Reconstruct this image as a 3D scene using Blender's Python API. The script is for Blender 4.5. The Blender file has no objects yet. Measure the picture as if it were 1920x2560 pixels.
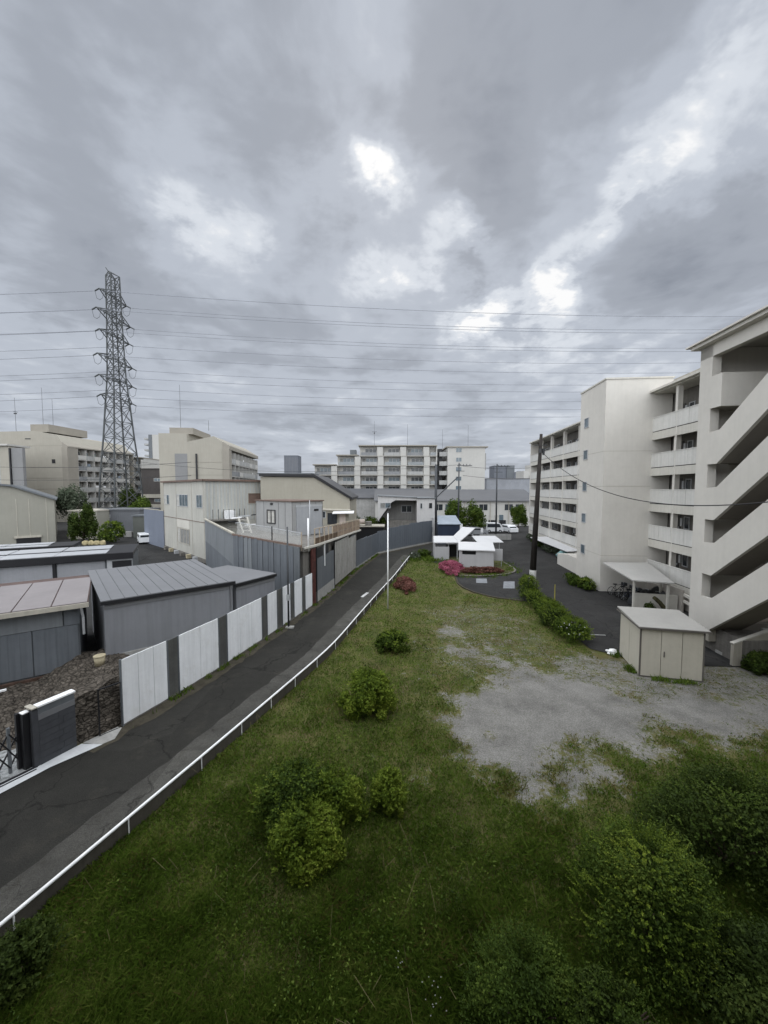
import bpy, math, random, colorsys
import numpy as np
from mathutils import Vector, Matrix, noise as mn
R = math.radians
random.seed(7); rng = np.random.default_rng(7)
scene = bpy.context.scene
COL = scene.collection
# ---------------------------------------------------------------- camera
cam = bpy.data.cameras.new("camera"); camo = bpy.data.objects.new("camera", cam); COL.objects.link(camo)
camo.location = (0, 0, 8.3); camo.rotation_euler = (R(90 - 3.34), 0, 0)
cam.sensor_fit = 'VERTICAL'; cam.sensor_height = 36; cam.lens = 13.5
cam.clip_start = 0.05; cam.clip_end = 4000
scene.camera = camo
# ---------------------------------------------------------------- light
scene.view_settings.view_transform = 'Standard'; scene.view_settings.look = 'None'
scene.view_settings.exposure = 0.0; scene.view_settings.gamma = 1.0
SUN_EL, SUN_AZ = R(42), R(2)
sl = bpy.data.lights.new("sun", 'SUN'); sl.energy = 0.5; sl.angle = R(25); sl.color = (1.0, 0.97, 0.92)
so = bpy.data.objects.new("sun", sl); COL.objects.link(so)
so.rotation_euler = (R(90) - SUN_EL, 0, R(180) - SUN_AZ)
so.location = (0, 60, 80)

def dirpx(x, y):
    p = R(3.34); u = (x - 960) / 960; v = -(y - 1280) / 960
    return Vector((u, math.cos(p) + v * math.sin(p), -math.sin(p) + v * math.cos(p))).normalized()

def build_world():
    w = bpy.data.worlds.new("World"); scene.world = w; w.use_nodes = True
    nt = w.node_tree; N = nt.nodes; L = nt.links; N.clear()
    out = N.new('ShaderNodeOutputWorld'); bg = N.new('ShaderNodeBackground'); L.new(bg.outputs[0], out.inputs[0])
    tc = N.new('ShaderNodeTexCoord')
    def math_(op, a, b=None, c=None, clamp=False):
        n = N.new('ShaderNodeMath'); n.operation = op; n.use_clamp = clamp
        for i, v in enumerate((a, b, c)):
            if v is None: continue
            if isinstance(v, (int, float)): n.inputs[i].default_value = v
            else: L.new(v, n.inputs[i])
        return n.outputs[0]
    def vm(op, a, b=None, s=None):
        n = N.new('ShaderNodeVectorMath'); n.operation = op
        for i, v in enumerate((a, b)):
            if v is None: continue
            if isinstance(v, (tuple, Vector)): n.inputs[i].default_value = v
            else: L.new(v, n.inputs[i])
        if s is not None:
            if isinstance(s, (int, float)): n.inputs['Scale'].default_value = s
            else: L.new(s, n.inputs['Scale'])
        return n.outputs['Value'] if op in ('DISTANCE', 'LENGTH', 'DOT_PRODUCT') else n.outputs[0]
    def noise(vec, sc, det=4, ro=0.5, dist=0.0, color=False):
        n = N.new('ShaderNodeTexNoise'); n.inputs['Scale'].default_value = sc
        n.inputs['Detail'].default_value = det; n.inputs['Roughness'].default_value = ro
        n.inputs['Distortion'].default_value = dist; L.new(vec, n.inputs['Vector'])
        return n.outputs['Color' if color else 'Fac']
    D = vm('NORMALIZE', tc.outputs['Generated'])
    sep = N.new('ShaderNodeSeparateXYZ'); L.new(D, sep.inputs[0]); z = sep.outputs[2]
    zc = math_('MAXIMUM', z, 0.0)
    inv = math_('DIVIDE', 1.0, math_('ADD', zc, 0.16))
    P = vm('SCALE', D, None, inv)                # cloud layer seen in perspective
    sq = N.new('ShaderNodeMapping'); L.new(P, sq.inputs[0]); sq.inputs['Scale'].default_value = (1, 1, 0.0)
    P = sq.outputs[0]
    warp = vm('SCALE', vm('SUBTRACT', noise(P, 1.3, 3, .5, 0, True), (0.5, 0.5, 0.5)), None, 0.30)
    P2 = vm('ADD', P, warp)
    n1 = noise(P2, 1.1, 2, .5); n2 = noise(P2, 2.7, 4, .55); n3 = noise(P2, 6.0, 5, .6)
    val = math_('ADD', math_('MULTIPLY', math_('SUBTRACT', n1, .5), 0.55), math_('MULTIPLY', math_('SUBTRACT', n2, .5), 0.62))
    val = math_('ADD', val, math_('MULTIPLY', math_('SUBTRACT', n3, .5), 0.26))
    # openings and thick banks, as directions on the cloud deck
    wd = vm('SCALE', vm('SUBTRACT', noise(D, 7.0, 4, .55, 0, True), (0.5, 0.5, 0.5)), None, 0.15)
    Dw = vm('ADD', D, wd)
    spots = SPOTS
    rag = math_('MAXIMUM', math_('MULTIPLY_ADD', noise(P2, 5.0, 5, .6), 5.0, -1.5), 0.0)
    stm = N.new('ShaderNodeMapping'); L.new(D, stm.inputs[0]); stm.inputs['Scale'].default_value = (3.0, 3.0, 26.0); strat = noise(stm.outputs[0], 1.0, 5, .6, .4)
    lowb = math_('POWER', 2.718, math_('MULTIPLY', zc, -5.0)); val = math_('ADD', val, math_('MULTIPLY', math_('MULTIPLY', math_('SUBTRACT', strat, .5), lowb), 1.5))
    acc = math_('ADD', math_('MULTIPLY', val, 1.22), 0.415)
    for (x, y, s, a) in spots:
        d = vm('DISTANCE', Dw, dirpx(x, y))
        e = math_('POWER', 2.718, math_('MULTIPLY', math_('MULTIPLY', d, d), -1.0 / (s * s)))
        acc = math_('ADD', acc, math_('MULTIPLY', math_('MULTIPLY', e, a * .52), rag if a > 0 else 1.0))
    # brighter, bluish haze band low down
    hz = math_('POWER', 2.718, math_('MULTIPLY', zc, -7.0))
    acc = math_('ADD', math_('MULTIPLY', acc, math_('SUBTRACT', 1.0, math_('MULTIPLY', hz, .35))), math_('MULTIPLY', hz, 0.27))
    cr = N.new('ShaderNodeValToRGB'); L.new(acc, cr.inputs[0]); e = cr.color_ramp; e.interpolation = 'EASE'
    e.elements[0].position = 0.0; e.elements[0].color = (.27, .295, .345, 1)
    e.elements[1].position = 1.0; e.elements[1].color = (1.0, 1.0, 1.0, 1)
    for p, c in ((.28, (.375, .405, .46)), (.50, (.50, .54, .61)), (.76, (.71, .75, .81))):
        k = e.elements.new(p); k.color = (*c, 1)
    # sky brightness added overhead, behind and sideways, outside the view, to light the scene
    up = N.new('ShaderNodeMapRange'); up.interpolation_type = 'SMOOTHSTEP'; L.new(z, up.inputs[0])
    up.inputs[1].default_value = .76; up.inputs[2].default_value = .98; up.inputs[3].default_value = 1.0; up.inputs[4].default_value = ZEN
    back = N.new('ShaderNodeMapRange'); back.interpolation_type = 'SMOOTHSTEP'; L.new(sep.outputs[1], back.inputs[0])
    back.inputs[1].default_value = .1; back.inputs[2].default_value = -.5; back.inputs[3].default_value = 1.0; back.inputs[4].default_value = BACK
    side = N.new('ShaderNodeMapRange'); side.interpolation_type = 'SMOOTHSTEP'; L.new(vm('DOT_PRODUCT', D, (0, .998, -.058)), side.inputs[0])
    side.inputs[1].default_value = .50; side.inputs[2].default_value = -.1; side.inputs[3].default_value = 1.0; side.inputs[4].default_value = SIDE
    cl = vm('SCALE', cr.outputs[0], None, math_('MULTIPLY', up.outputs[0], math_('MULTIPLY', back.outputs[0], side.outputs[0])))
    tint = N.new('ShaderNodeMix'); tint.data_type = 'RGBA'; tint.blend_type = 'MULTIPLY'; tint.inputs[7].default_value = (1.0, .965, .90, 1)
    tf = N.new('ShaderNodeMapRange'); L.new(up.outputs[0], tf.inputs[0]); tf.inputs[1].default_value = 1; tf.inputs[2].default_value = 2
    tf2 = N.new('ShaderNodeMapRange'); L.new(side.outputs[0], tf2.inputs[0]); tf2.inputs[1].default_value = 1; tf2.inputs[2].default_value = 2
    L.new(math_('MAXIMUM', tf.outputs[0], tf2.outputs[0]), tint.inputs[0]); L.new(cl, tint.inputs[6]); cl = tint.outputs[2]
    sky = N.new('ShaderNodeTexSky'); sky.sky_type = 'NISHITA'; sky.sun_disc = False
    sky.sun_elevation = SUN_EL; sky.sun_rotation = SUN_AZ
    skys = vm('SCALE', sky.outputs[0], None, 0.07)
    mix = N.new('ShaderNodeMix'); mix.data_type = 'RGBA'; mix.inputs[0].default_value = 0.96
    L.new(skys, mix.inputs[6]); L.new(cl, mix.inputs[7])
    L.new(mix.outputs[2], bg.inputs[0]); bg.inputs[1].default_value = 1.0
    w.cycles.sampling_method = 'MANUAL'; w.cycles.sample_map_resolution = 1024
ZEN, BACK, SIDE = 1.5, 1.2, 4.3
SPOTS = [(935, 440, .045, 1.1), (935, 450, .11, .30), (1565, 470, .05, .55), (1480, 575, .05, .60), (1620, 400, .10, .25), (1850, 340, .14, .22), (1720, 400, .08, .2),
         (1395, 680, .040, .55), (1375, 735, .042, .48), (1200, 750, .06, 0.72), (1300, 790, .09, 0.56), (1440, 790, .04, .45), (1150, 810, .06, 0.56), (1450, 850, .04, .35),
         (560, 590, .10, .28), (640, 600, .05, .28), (390, 570, .08, .22), (480, 545, .05, .25), (1160, 570, .05, 0.80), (1085, 600, .035, .40), (1190, 610, .04, .25),
         (950, 690, .05, 0.72), (870, 730, .06, .28), (1060, 700, .05, 0.67), (760, 470, .05, .22), (940, 60, .06, .24), (1000, 140, .04, .10), (1760, 120, .06, .22), (1850, 50, .07, .26),
         (300, 140, .07, .14), (440, 420, .09, .12), (60, 840, .12, .20), (1580, 890, .07, .40), (1300, 930, .12, .18), (900, 900, .2, .06), (700, 170, .10, .16),
         (1220, 330, .20, -.42), (480, 300, .22, -.14), (1820, 700, .15, -.20), (150, 250, .18, -.12), (840, 600, .06, -.14), (330, 700, .12, -.14), (1500, 180, .16, -.14), (960, 560, .06, -.14), (1700, 560, .08, -.14), (600, 450, .07, -.12)]
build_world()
# ---------------------------------------------------------------- materials
def mat(name, col, rough=.8, var=.16, scale=.8, streak=0.0, bump=0.0, bscale=40, metal=0.0, stain=None, stain_amt=0.0, spec=.4, tile=None):
    m = bpy.data.materials.new(name); m.use_nodes = True; nt = m.node_tree; N = nt.nodes; L = nt.links
    b = N['Principled BSDF']; b.inputs['Roughness'].default_value = rough; b.inputs['Metallic'].default_value = metal
    b.inputs['Specular IOR Level'].default_value = spec if rough < .84 else .12
    tc = N.new('ShaderNodeTexCoord'); v = tc.outputs['Object']
    def nz(sc, det=5, vec=None, ro=.6):
        n = N.new('ShaderNodeTexNoise'); n.inputs['Scale'].default_value = sc; n.inputs['Detail'].default_value = det
        n.inputs['Roughness'].default_value = ro; L.new(vec or v, n.inputs['Vector']); return n.outputs['Fac']
    def rng_(x, a, b_, c, d):
        n = N.new('ShaderNodeMapRange'); L.new(x, n.inputs[0])
        for i, k in enumerate((a, b_, c, d)): n.inputs[i + 1].default_value = k
        return n.outputs[0]
    def mul(a, b_):
        n = N.new('ShaderNodeMath'); n.operation = 'MULTIPLY'; L.new(a, n.inputs[0]); L.new(b_, n.inputs[1]); return n.outputs[0]
    f = rng_(nz(scale), .3, .7, 1 - var, 1 + var)
    f = mul(f, rng_(nz(scale * 9, 3), .3, .7, 1 - var * .5, 1 + var * .5))
    if streak:
        mp = N.new('ShaderNodeMapping'); mp.inputs['Scale'].default_value = (3.2, 3.2, .16); L.new(v, mp.inputs[0])
        f = mul(f, rng_(nz(1.6, 5, mp.outputs[0]), .42, .78, 1, 1 - streak))
    c = N.new('ShaderNodeVectorMath'); c.operation = 'SCALE'; c.inputs[0].default_value = col; L.new(f, c.inputs['Scale']); colo = c.outputs[0]
    if stain:
        mx = N.new('ShaderNodeMix'); mx.data_type = 'RGBA'; L.new(rng_(nz(scale * 2.3, 6, None, .7), .55, .72, 0, stain_amt), mx.inputs[0])
        L.new(colo, mx.inputs[6]); mx.inputs[7].default_value = (*stain, 1); colo = mx.outputs[2]
    L.new(colo, b.inputs['Base Color'])
    if bump:
        bp = N.new('ShaderNodeBump'); bp.inputs['Strength'].default_value = bump; bp.inputs['Distance'].default_value = .02
        L.new(nz(bscale, 4), bp.inputs['Height']); L.new(bp.outputs[0], b.inputs['Normal'])
    return m
def leafmat(name, c1, c2, c3=None, trans=.25):
    m = bpy.data.materials.new(name); m.use_nodes = True; nt = m.node_tree; N = nt.nodes; L = nt.links
    b = N['Principled BSDF']; b.inputs['Roughness'].default_value = .6; b.inputs['Specular IOR Level'].default_value = .08
    g = N.new('ShaderNodeNewGeometry'); tc = N.new('ShaderNodeTexCoord')
    n = N.new('ShaderNodeTexNoise'); n.inputs['Scale'].default_value = 1.1; n.inputs['Detail'].default_value = 4; L.new(tc.outputs['Object'], n.inputs['Vector'])
    a = N.new('ShaderNodeMath'); a.operation = 'MULTIPLY_ADD'; L.new(g.outputs['Random Per Island'], a.inputs[0]); a.inputs[1].default_value = .55
    k = N.new('ShaderNodeMath'); k.operation = 'MULTIPLY_ADD'; L.new(n.outputs['Fac'], k.inputs[0]); k.inputs[1].default_value = 1.5; k.inputs[2].default_value = -.52
    L.new(k.outputs[0], a.inputs[2])
    cr = N.new('ShaderNodeValToRGB'); L.new(a.outputs[0], cr.inputs[0])
    cr.color_ramp.elements[0].color = (*c1, 1); cr.color_ramp.elements[1].color = (*(c3 or c2), 1)
    e = cr.color_ramp.elements.new(.55); e.color = (*c2, 1)
    L.new(cr.outputs[0], b.inputs['Base Color'])
    t = N.new('ShaderNodeBsdfTranslucent'); L.new(cr.outputs[0], t.inputs[0])
    mx = N.new('ShaderNodeMixShader'); mx.inputs[0].default_value = trans; L.new(b.outputs[0], mx.inputs[1]); L.new(t.outputs[0], mx.inputs[2])
    L.new(mx.outputs[0], N['Material Output'].inputs[0])
    return m
def glassmat(name, col=(.03, .035, .04), rough=.12):
    m = mat(name, col, rough, .3, 2.5, spec=.6); return m
def clearmat(name, col, alpha):
    m = mat(name, col, .4, .12, 1.0); m.node_tree.nodes['Principled BSDF'].inputs['Alpha'].default_value = alpha; return m
BK = mat('black_metal', (.012, .012, .014), .45)
CREAM = mat('cream_render', (.53, .51, .46), .9, .07, .35, .12, .15, 60)
CREAM_D = mat('cream_render_worn', (.40, .375, .32), .9, .1, .5, .2, .15, 50)
BEIGE = mat('beige_siding', (.32, .30, .25), .85, .06, .4, .08)
TOWERM = mat('warm_concrete', (.57, .545, .50), .9, .05, .3, .05, .12, 70, stain=(.48, .455, .41), stain_amt=.3)
GALW = mat('gallery_panel', (.56, .55, .52), .8, .07, .5, .16, stain=(.42, .405, .37), stain_amt=.35)
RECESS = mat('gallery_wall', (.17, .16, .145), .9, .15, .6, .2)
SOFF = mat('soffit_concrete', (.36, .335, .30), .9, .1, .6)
WHITE = mat('white_panel', (.80, .81, .825), .55, .06, .6, .16, stain=(.56, .55, .52), stain_amt=.45)
WHITEP = mat('white_paint', (.80, .80, .80), .5, .08, 3, .0)
GREYW = mat('grey_steel_wall', (.20, .205, .22), .6, .06, .3, .16, stain=(.165, .165, .165), stain_amt=.5)
GREYD = mat('dark_grey_panel', (.12, .13, .14), .6, .10, .5, .25)
GREYR = mat('grey_metal_roof', (.165, .167, .175), .45, .07, .4, .0, metal=.1)
GREYB = mat('blue_grey_sheet', (.125, .137, .152), .6, .09, .5, .28)
GREYB2 = mat('pale_blue_grey_sheet', (.175, .188, .20), .6, .09, .5, .25)
SLAT = mat('smoked_polycarbonate', (.10, .10, .095), .35, .2, 1.5, .3)
CONC = mat('concrete', (.33, .325, .31), .9, .14, 1.2, .2, .3, 60)
CONCD = mat('weathered_concrete', (.175, .165, .15), .9, .2, 1.4, .3, .4, 50)
APRON = mat('pale_apron', (.52, .53, .54), .8, .1, 1.5, 0, .2, 60)
ASPH = mat('asphalt', (.027, .0262, .0232), .85, .16, .35, 0, .5, 160, stain=(.045, .042, .035), stain_amt=.7)
ASPH2 = mat('older_asphalt', (.030, .0295, .029), .9, .2, .5, 0, .5, 120, stain=(.055, .052, .044), stain_amt=.5)
SHLD = mat('shoulder', (.062, .060, .054), .9, .22, 1.2, 0, .5, 120, stain=(.035, .033, .026), stain_amt=.7)
DIRT = mat('gutter_dirt', (.060, .053, .040), .95, .3, 2.5, 0, .7, 60, stain=(.03, .036, .018), stain_amt=.5)
GLASS = glassmat('dark_glass'); GLASSB = glassmat('blue_glass', (.10, .13, .15), .15)
CURT = mat('curtain', (.42, .41, .38), .8, .25, 3, .3); CURT2 = mat('curtain_grey', (.22, .22, .21), .8, .25, 3, .3)
ALU = mat('aluminium', (.42, .43, .44), .45, .08, 2, metal=.2)
TRIM = mat('dark_trim', (.11, .10, .09), .6)
BROWN = mat('brown_trim', (.13, .088, .07), .7, .2, 1.5)
WOOD = mat('weathered_wood', (.27, .20, .145), .8, .25, 2.5, .4)
RUST = mat('rusted_sheet', (.075, .022, .018), .8, .5, 3, .4)
ROOFP = mat('pinkish_sheet_roof', (.215, .195, .195), .5, .08, .6)
TILE = mat('brown_tile', (.085, .055, .048), .7, .25, 3)
STONE = mat('dark_stone', (.088, .076, .063), .95, .45, 3.5, 0, 1.0, 14, stain=(.020, .016, .013), stain_amt=.95)
WOODP = mat('pole_wood', (.032, .028, .026), .85, .3, 2, .3)
STEEL = mat('galvanised_steel', (.045, .048, .052), .6, .15, 1)
WIRE = mat('power_wire', (.20, .21, .24), .6)
WIRED = mat('service_wire', (.02, .02, .022), .7)
NAVY = mat('navy_sheet', (.02, .03, .055), .5, .12, .8, .2)
LBLUE = mat('pale_blue_roof', (.20, .235, .28), .5)
BARK = mat('bark', (.06, .045, .035), .9, .3, 4)
FRAMEW = mat('window_frame', (.48, .47, .44), .6)
APT = mat('apartment_white', (.43, .42, .395), .85, .06, .12, .06)
APT2 = mat('apartment_cream', (.335, .315, .27), .9, .06, .08, .08)
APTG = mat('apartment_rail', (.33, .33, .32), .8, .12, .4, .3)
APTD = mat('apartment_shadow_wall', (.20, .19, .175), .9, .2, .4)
DBR = mat('dark_brown_block', (.075, .068, .065), .85, .15, .2)
FARG = mat('far_grey', (.125, .135, .155), .7, .1, .05, .3)
SHEDM = mat('shed_panel', (.48, .45, .38), .6, .05, .8, .08, stain=(.30, .28, .21), stain_amt=.25)
SHEDR = mat('shed_roof', (.33, .32, .30), .5, .07, 1.0)
PINK = mat('pink_stair_wall', (.56, .48, .43), .85, .1, 1, .15)
PALEC = mat('white_canopy', (.50, .50, .505), .5, .05, .8)
CARW = mat('car_white', (.70, .71, .72), .3, .03, 1, spec=.6); CARS = mat('car_silver', (.38, .39, .41), .3, .03, 1, metal=.4)
RUBBER = mat('rubber', (.015, .015, .015), .9)
YEL = mat('yellow_plastic', (.45, .42, .10), .7); TEAL = mat('teal_tarp', (.16, .27, .27), .7, .2, 3)
BUCKET = mat('cream_plastic', (.38, .33, .22), .7, .2, 4)
LEAF = leafmat('leaf_green', (.020, .036, .008), (.055, .090, .014), (.13, .17, .03))
LEAFD = leafmat('leaf_dark', (.016, .026, .007), (.038, .060, .012), (.075, .10, .022))
LEAFB = leafmat('leaf_bright', (.035, .060, .009), (.115, .165, .018), (.24, .28, .045))
LEAFG = leafmat('leaf_greyish', (.03, .04, .025), (.08, .10, .065), (.16, .18, .13))
FLOW = leafmat('azalea_pink', (.08, .05, .035), (.34, .085, .14), (.50, .19, .25))
FLOWB = leafmat('azalea_brown', (.05, .035, .02), (.15, .062, .050), (.24, .12, .095))
GRASSD = leafmat('dry_blades', (.05, .050, .014), (.115, .105, .030), (.20, .165, .065), .2)
STALK = mat('dead_stalk', (.16, .14, .07), .9, .2, 2)
GRASSM = leafmat('grass_blades', (.042, .062, .010), (.090, .150, .020), (.175, .21, .048), .25)
def jointed(m, sx, sz):
    nt = m.node_tree; N = nt.nodes; L = nt.links; b = N['Principled BSDF']; tc = N.new('ShaderNodeTexCoord'); mp = N.new('ShaderNodeMapping'); mp.inputs['Scale'].default_value = (sx, sx, sz); L.new(tc.outputs['Object'], mp.inputs[0])
    v = N.new('ShaderNodeTexVoronoi'); v.feature = 'DISTANCE_TO_EDGE'; v.inputs['Scale'].default_value = 1; L.new(mp.outputs[0], v.inputs['Vector'])
    v2 = N.new('ShaderNodeTexVoronoi'); v2.inputs['Scale'].default_value = 1; L.new(mp.outputs[0], v2.inputs['Vector'])
    r_ = N.new('ShaderNodeMapRange'); L.new(v.outputs['Distance'], r_.inputs[0]); r_.inputs[1].default_value = 0; r_.inputs[2].default_value = .10; r_.inputs[3].default_value = .45; r_.inputs[4].default_value = 1
    sp = N.new('ShaderNodeSeparateColor'); L.new(v2.outputs['Color'], sp.inputs[0]); k = N.new('ShaderNodeMapRange'); L.new(sp.outputs[0], k.inputs[0]); k.inputs[3].default_value = .75; k.inputs[4].default_value = 1.25
    q = N.new('ShaderNodeMath'); q.operation = 'MULTIPLY'; L.new(r_.outputs[0], q.inputs[0]); L.new(k.outputs[0], q.inputs[1])
    old = b.inputs['Base Color'].links[0].from_socket; vs = N.new('ShaderNodeVectorMath'); vs.operation = 'SCALE'; L.new(old, vs.inputs[0]); L.new(q.outputs[0], vs.inputs['Scale']); L.new(vs.outputs[0], b.inputs['Base Color'])
    bp = N.new('ShaderNodeBump'); bp.inputs['Distance'].default_value = .06; L.new(r_.outputs[0], bp.inputs['Height']); L.new(b.inputs['Normal'].links[0].from_socket, bp.inputs['Normal']); L.new(bp.outputs[0], b.inputs['Normal'])
jointed(STONE, 5.5, 9.5)
def worn(m, sc=.33, dark=.5):
    # wandering cracks, old repair patches and grit on asphalt
    nt = m.node_tree; N = nt.nodes; L = nt.links; b = N['Principled BSDF']; tc = N.new('ShaderNodeTexCoord')
    n = N.new('ShaderNodeTexNoise'); n.inputs['Scale'].default_value = 1.6; n.inputs['Detail'].default_value = 6; L.new(tc.outputs['Object'], n.inputs[0])
    ad = N.new('ShaderNodeVectorMath'); ad.operation = 'MULTIPLY_ADD'; L.new(n.outputs['Color'], ad.inputs[0]); ad.inputs[1].default_value = (1.1, 1.1, 0); L.new(tc.outputs['Object'], ad.inputs[2])
    v = N.new('ShaderNodeTexVoronoi'); v.feature = 'DISTANCE_TO_EDGE'; v.inputs['Scale'].default_value = sc; L.new(ad.outputs[0], v.inputs['Vector'])
    r_ = N.new('ShaderNodeMapRange'); L.new(v.outputs['Distance'], r_.inputs[0]); r_.inputs[2].default_value = .011; r_.inputs[3].default_value = dark; r_.inputs[4].default_value = 1
    v2 = N.new('ShaderNodeTexVoronoi'); v2.distance = 'CHEBYCHEV'; v2.inputs['Scale'].default_value = .22; L.new(tc.outputs['Object'], v2.inputs['Vector']); sp = N.new('ShaderNodeSeparateColor'); L.new(v2.outputs['Color'], sp.inputs[0])
    k = N.new('ShaderNodeMapRange'); L.new(sp.outputs[0], k.inputs[0]); k.inputs[3].default_value = .86; k.inputs[4].default_value = 1.14
    g_ = N.new('ShaderNodeTexNoise'); g_.inputs['Scale'].default_value = 45; g_.inputs['Detail'].default_value = 3; L.new(tc.outputs['Object'], g_.inputs[0]); gr = N.new('ShaderNodeMapRange'); L.new(g_.outputs['Fac'], gr.inputs[0]); gr.inputs[1].default_value = .3; gr.inputs[2].default_value = .75; gr.inputs[3].default_value = .7; gr.inputs[4].default_value = 1.5
    q = N.new('ShaderNodeMath'); q.operation = 'MULTIPLY'; L.new(r_.outputs[0], q.inputs[0]); L.new(k.outputs[0], q.inputs[1]); q2 = N.new('ShaderNodeMath'); q2.operation = 'MULTIPLY'; L.new(q.outputs[0], q2.inputs[0]); L.new(gr.outputs[0], q2.inputs[1])
    old = b.inputs['Base Color'].links[0].from_socket; vs = N.new('ShaderNodeVectorMath'); vs.operation = 'SCALE'; L.new(old, vs.inputs[0]); L.new(q2.outputs[0], vs.inputs['Scale']); L.new(vs.outputs[0], b.inputs['Base Color'])
worn(ASPH); worn(ASPH2, .25); worn(SHLD, .6)
# ---------------------------------------------------------------- mesh building
class M:
    def __init__(s): s.v = []; s.f = []; s.m = []
    def _add(s, vs, fs, mi=0):
        o = len(s.v); s.v += [tuple(p) for p in vs]; s.f += [tuple(o + i for i in f) for f in fs]; s.m += [mi] * len(fs); return s
    def box(s, x0, x1, y0, y1, z0, z1, mi=0):
        return s._add([(x0, y0, z0), (x1, y0, z0), (x1, y1, z0), (x0, y1, z0), (x0, y0, z1), (x1, y0, z1), (x1, y1, z1), (x0, y1, z1)],
                      [(0, 3, 2, 1), (4, 5, 6, 7), (0, 1, 5, 4), (1, 2, 6, 5), (2, 3, 7, 6), (3, 0, 4, 7)], mi)
    def prism(s, pts, z0, z1, mi=0):           # plan outline
        n = len(pts); z1s = z1 if isinstance(z1, (list, tuple)) else [z1] * n
        return s._add([(x, y, z0) for x, y in pts] + [(p[0], p[1], z) for p, z in zip(pts, z1s)],
                      [tuple(range(n))[::-1], tuple(range(n, 2 * n))] + [(i, (i + 1) % n, n + (i + 1) % n, n + i) for i in range(n)], mi)
    def prismY(s, pts, y0, y1, mi=0):          # outline in x,z
        n = len(pts)
        return s._add([(x, y0, z) for x, z in pts] + [(x, y1, z) for x, z in pts],
                      [tuple(range(n)), tuple(range(n, 2 * n))[::-1]] + [(i, n + i, n + (i + 1) % n, (i + 1) % n) for i in range(n)], mi)
    def prismX(s, pts, x0, x1, mi=0):          # outline in y,z
        n = len(pts)
        return s._add([(x0, y, z) for y, z in pts] + [(x1, y, z) for y, z in pts],
                      [tuple(range(n))[::-1], tuple(range(n, 2 * n))] + [(i, (i + 1) % n, n + (i + 1) % n, n + i) for i in range(n)], mi)
    def bar(s, p, q, w=.05, h=None, mi=0):
        p = Vector(p); q = Vector(q); h = h or w; d = (q - p).normalized(); up = Vector((0, 0, 1)) if abs(d.z) < .95 else Vector((0, 1, 0))
        a = d.cross(up).normalized() * w / 2; b = a.cross(d).normalized() * h / 2
        return s._add([p - a - b, p + a - b, p + a + b, p - a + b, q - a - b, q + a - b, q + a + b, q - a + b],
                      [(0, 3, 2, 1), (4, 5, 6, 7), (0, 1, 5, 4), (1, 2, 6, 5), (2, 3, 7, 6), (3, 0, 4, 7)], mi)
    def tube(s, pts, r0, r1=None, n=8, mi=0):
        pts = [Vector(p) for p in pts]; r1 = r0 if r1 is None else r1; k = len(pts); o = len(s.v); up = Vector((0, 0, 1))
        for i, p in enumerate(pts):
            d = (pts[min(i + 1, k - 1)] - pts[max(i - 1, 0)]).normalized()
            u = up if abs(d.z) < .95 else Vector((1, 0, 0)); a = d.cross(u).normalized(); b = a.cross(d)
            r = r0 + (r1 - r0) * i / max(k - 1, 1)
            for j in range(n):
                t = 2 * math.pi * j / n; s.v.append(tuple(p + a * r * math.cos(t) + b * r * math.sin(t)))
        for i in range(k - 1):
            for j in range(n):
                s.f.append((o + i * n + j, o + i * n + (j + 1) % n, o + (i + 1) * n + (j + 1) % n, o + (i + 1) * n + j)); s.m.append(mi)
        s.f.append(tuple(o + j for j in range(n))[::-1]); s.f.append(tuple(o + (k - 1) * n + j for j in range(n))); s.m += [mi, mi]
        return s
    def quad(s, *p, mi=0): return s._add(p, [tuple(range(len(p)))], mi)
    def build(s, name, mats, parent=None, smooth=False, label=None):
        me = bpy.data.meshes.new(name); me.from_pydata(s.v, [], s.f)
        if not isinstance(mats, (list, tuple)): mats = [mats]
        for m_ in mats: me.materials.append(m_)
        if len(mats) > 1: me.polygons.foreach_set('material_index', s.m)
        import bmesh
        bm = bmesh.new(); bm.from_mesh(me); bmesh.ops.recalc_face_normals(bm, faces=bm.faces); bm.to_mesh(me); bm.free()
        if smooth:
            me.polygons.foreach_set('use_smooth', [True] * len(me.polygons))
        o = bpy.data.objects.new(name, me); COL.objects.link(o)
        if parent: o.parent = parent
        if label: o['label'] = label
        return o
def tag(o, label=None, cat=None, group=None, kind=None):
    if label: o['label'] = label
    if cat: o['category'] = cat
    if group: o['group'] = group
    if kind: o['kind'] = kind
    return o
def thing(name, label, cat, loc=(0, 0, 0), rz=0, group=None):
    o = bpy.data.objects.new(name, None); COL.objects.link(o); o.empty_display_size = .3
    o.location = loc if len(loc) == 3 else (*loc, 0); o.rotation_euler = (0, 0, rz)
    return tag(o, label, cat, group)
def along(name, label, cat, A, B, z=0, group=None):
    return thing(name, label, cat, (A[0], A[1], z), math.atan2(B[1] - A[1], B[0] - A[0]), group)
def dist(A, B): return math.hypot(B[0] - A[0], B[1] - A[1])
def copy_tree(o, parent=None):
    c = o.copy(); COL.objects.link(c); c.parent = parent
    for ch in o.children: copy_tree(ch, c)
    return c
def struct(name, m, mats, kind='structure', label=None):
    o = m.build(name, mats); tag(o, label, None, None, kind); return o
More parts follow.
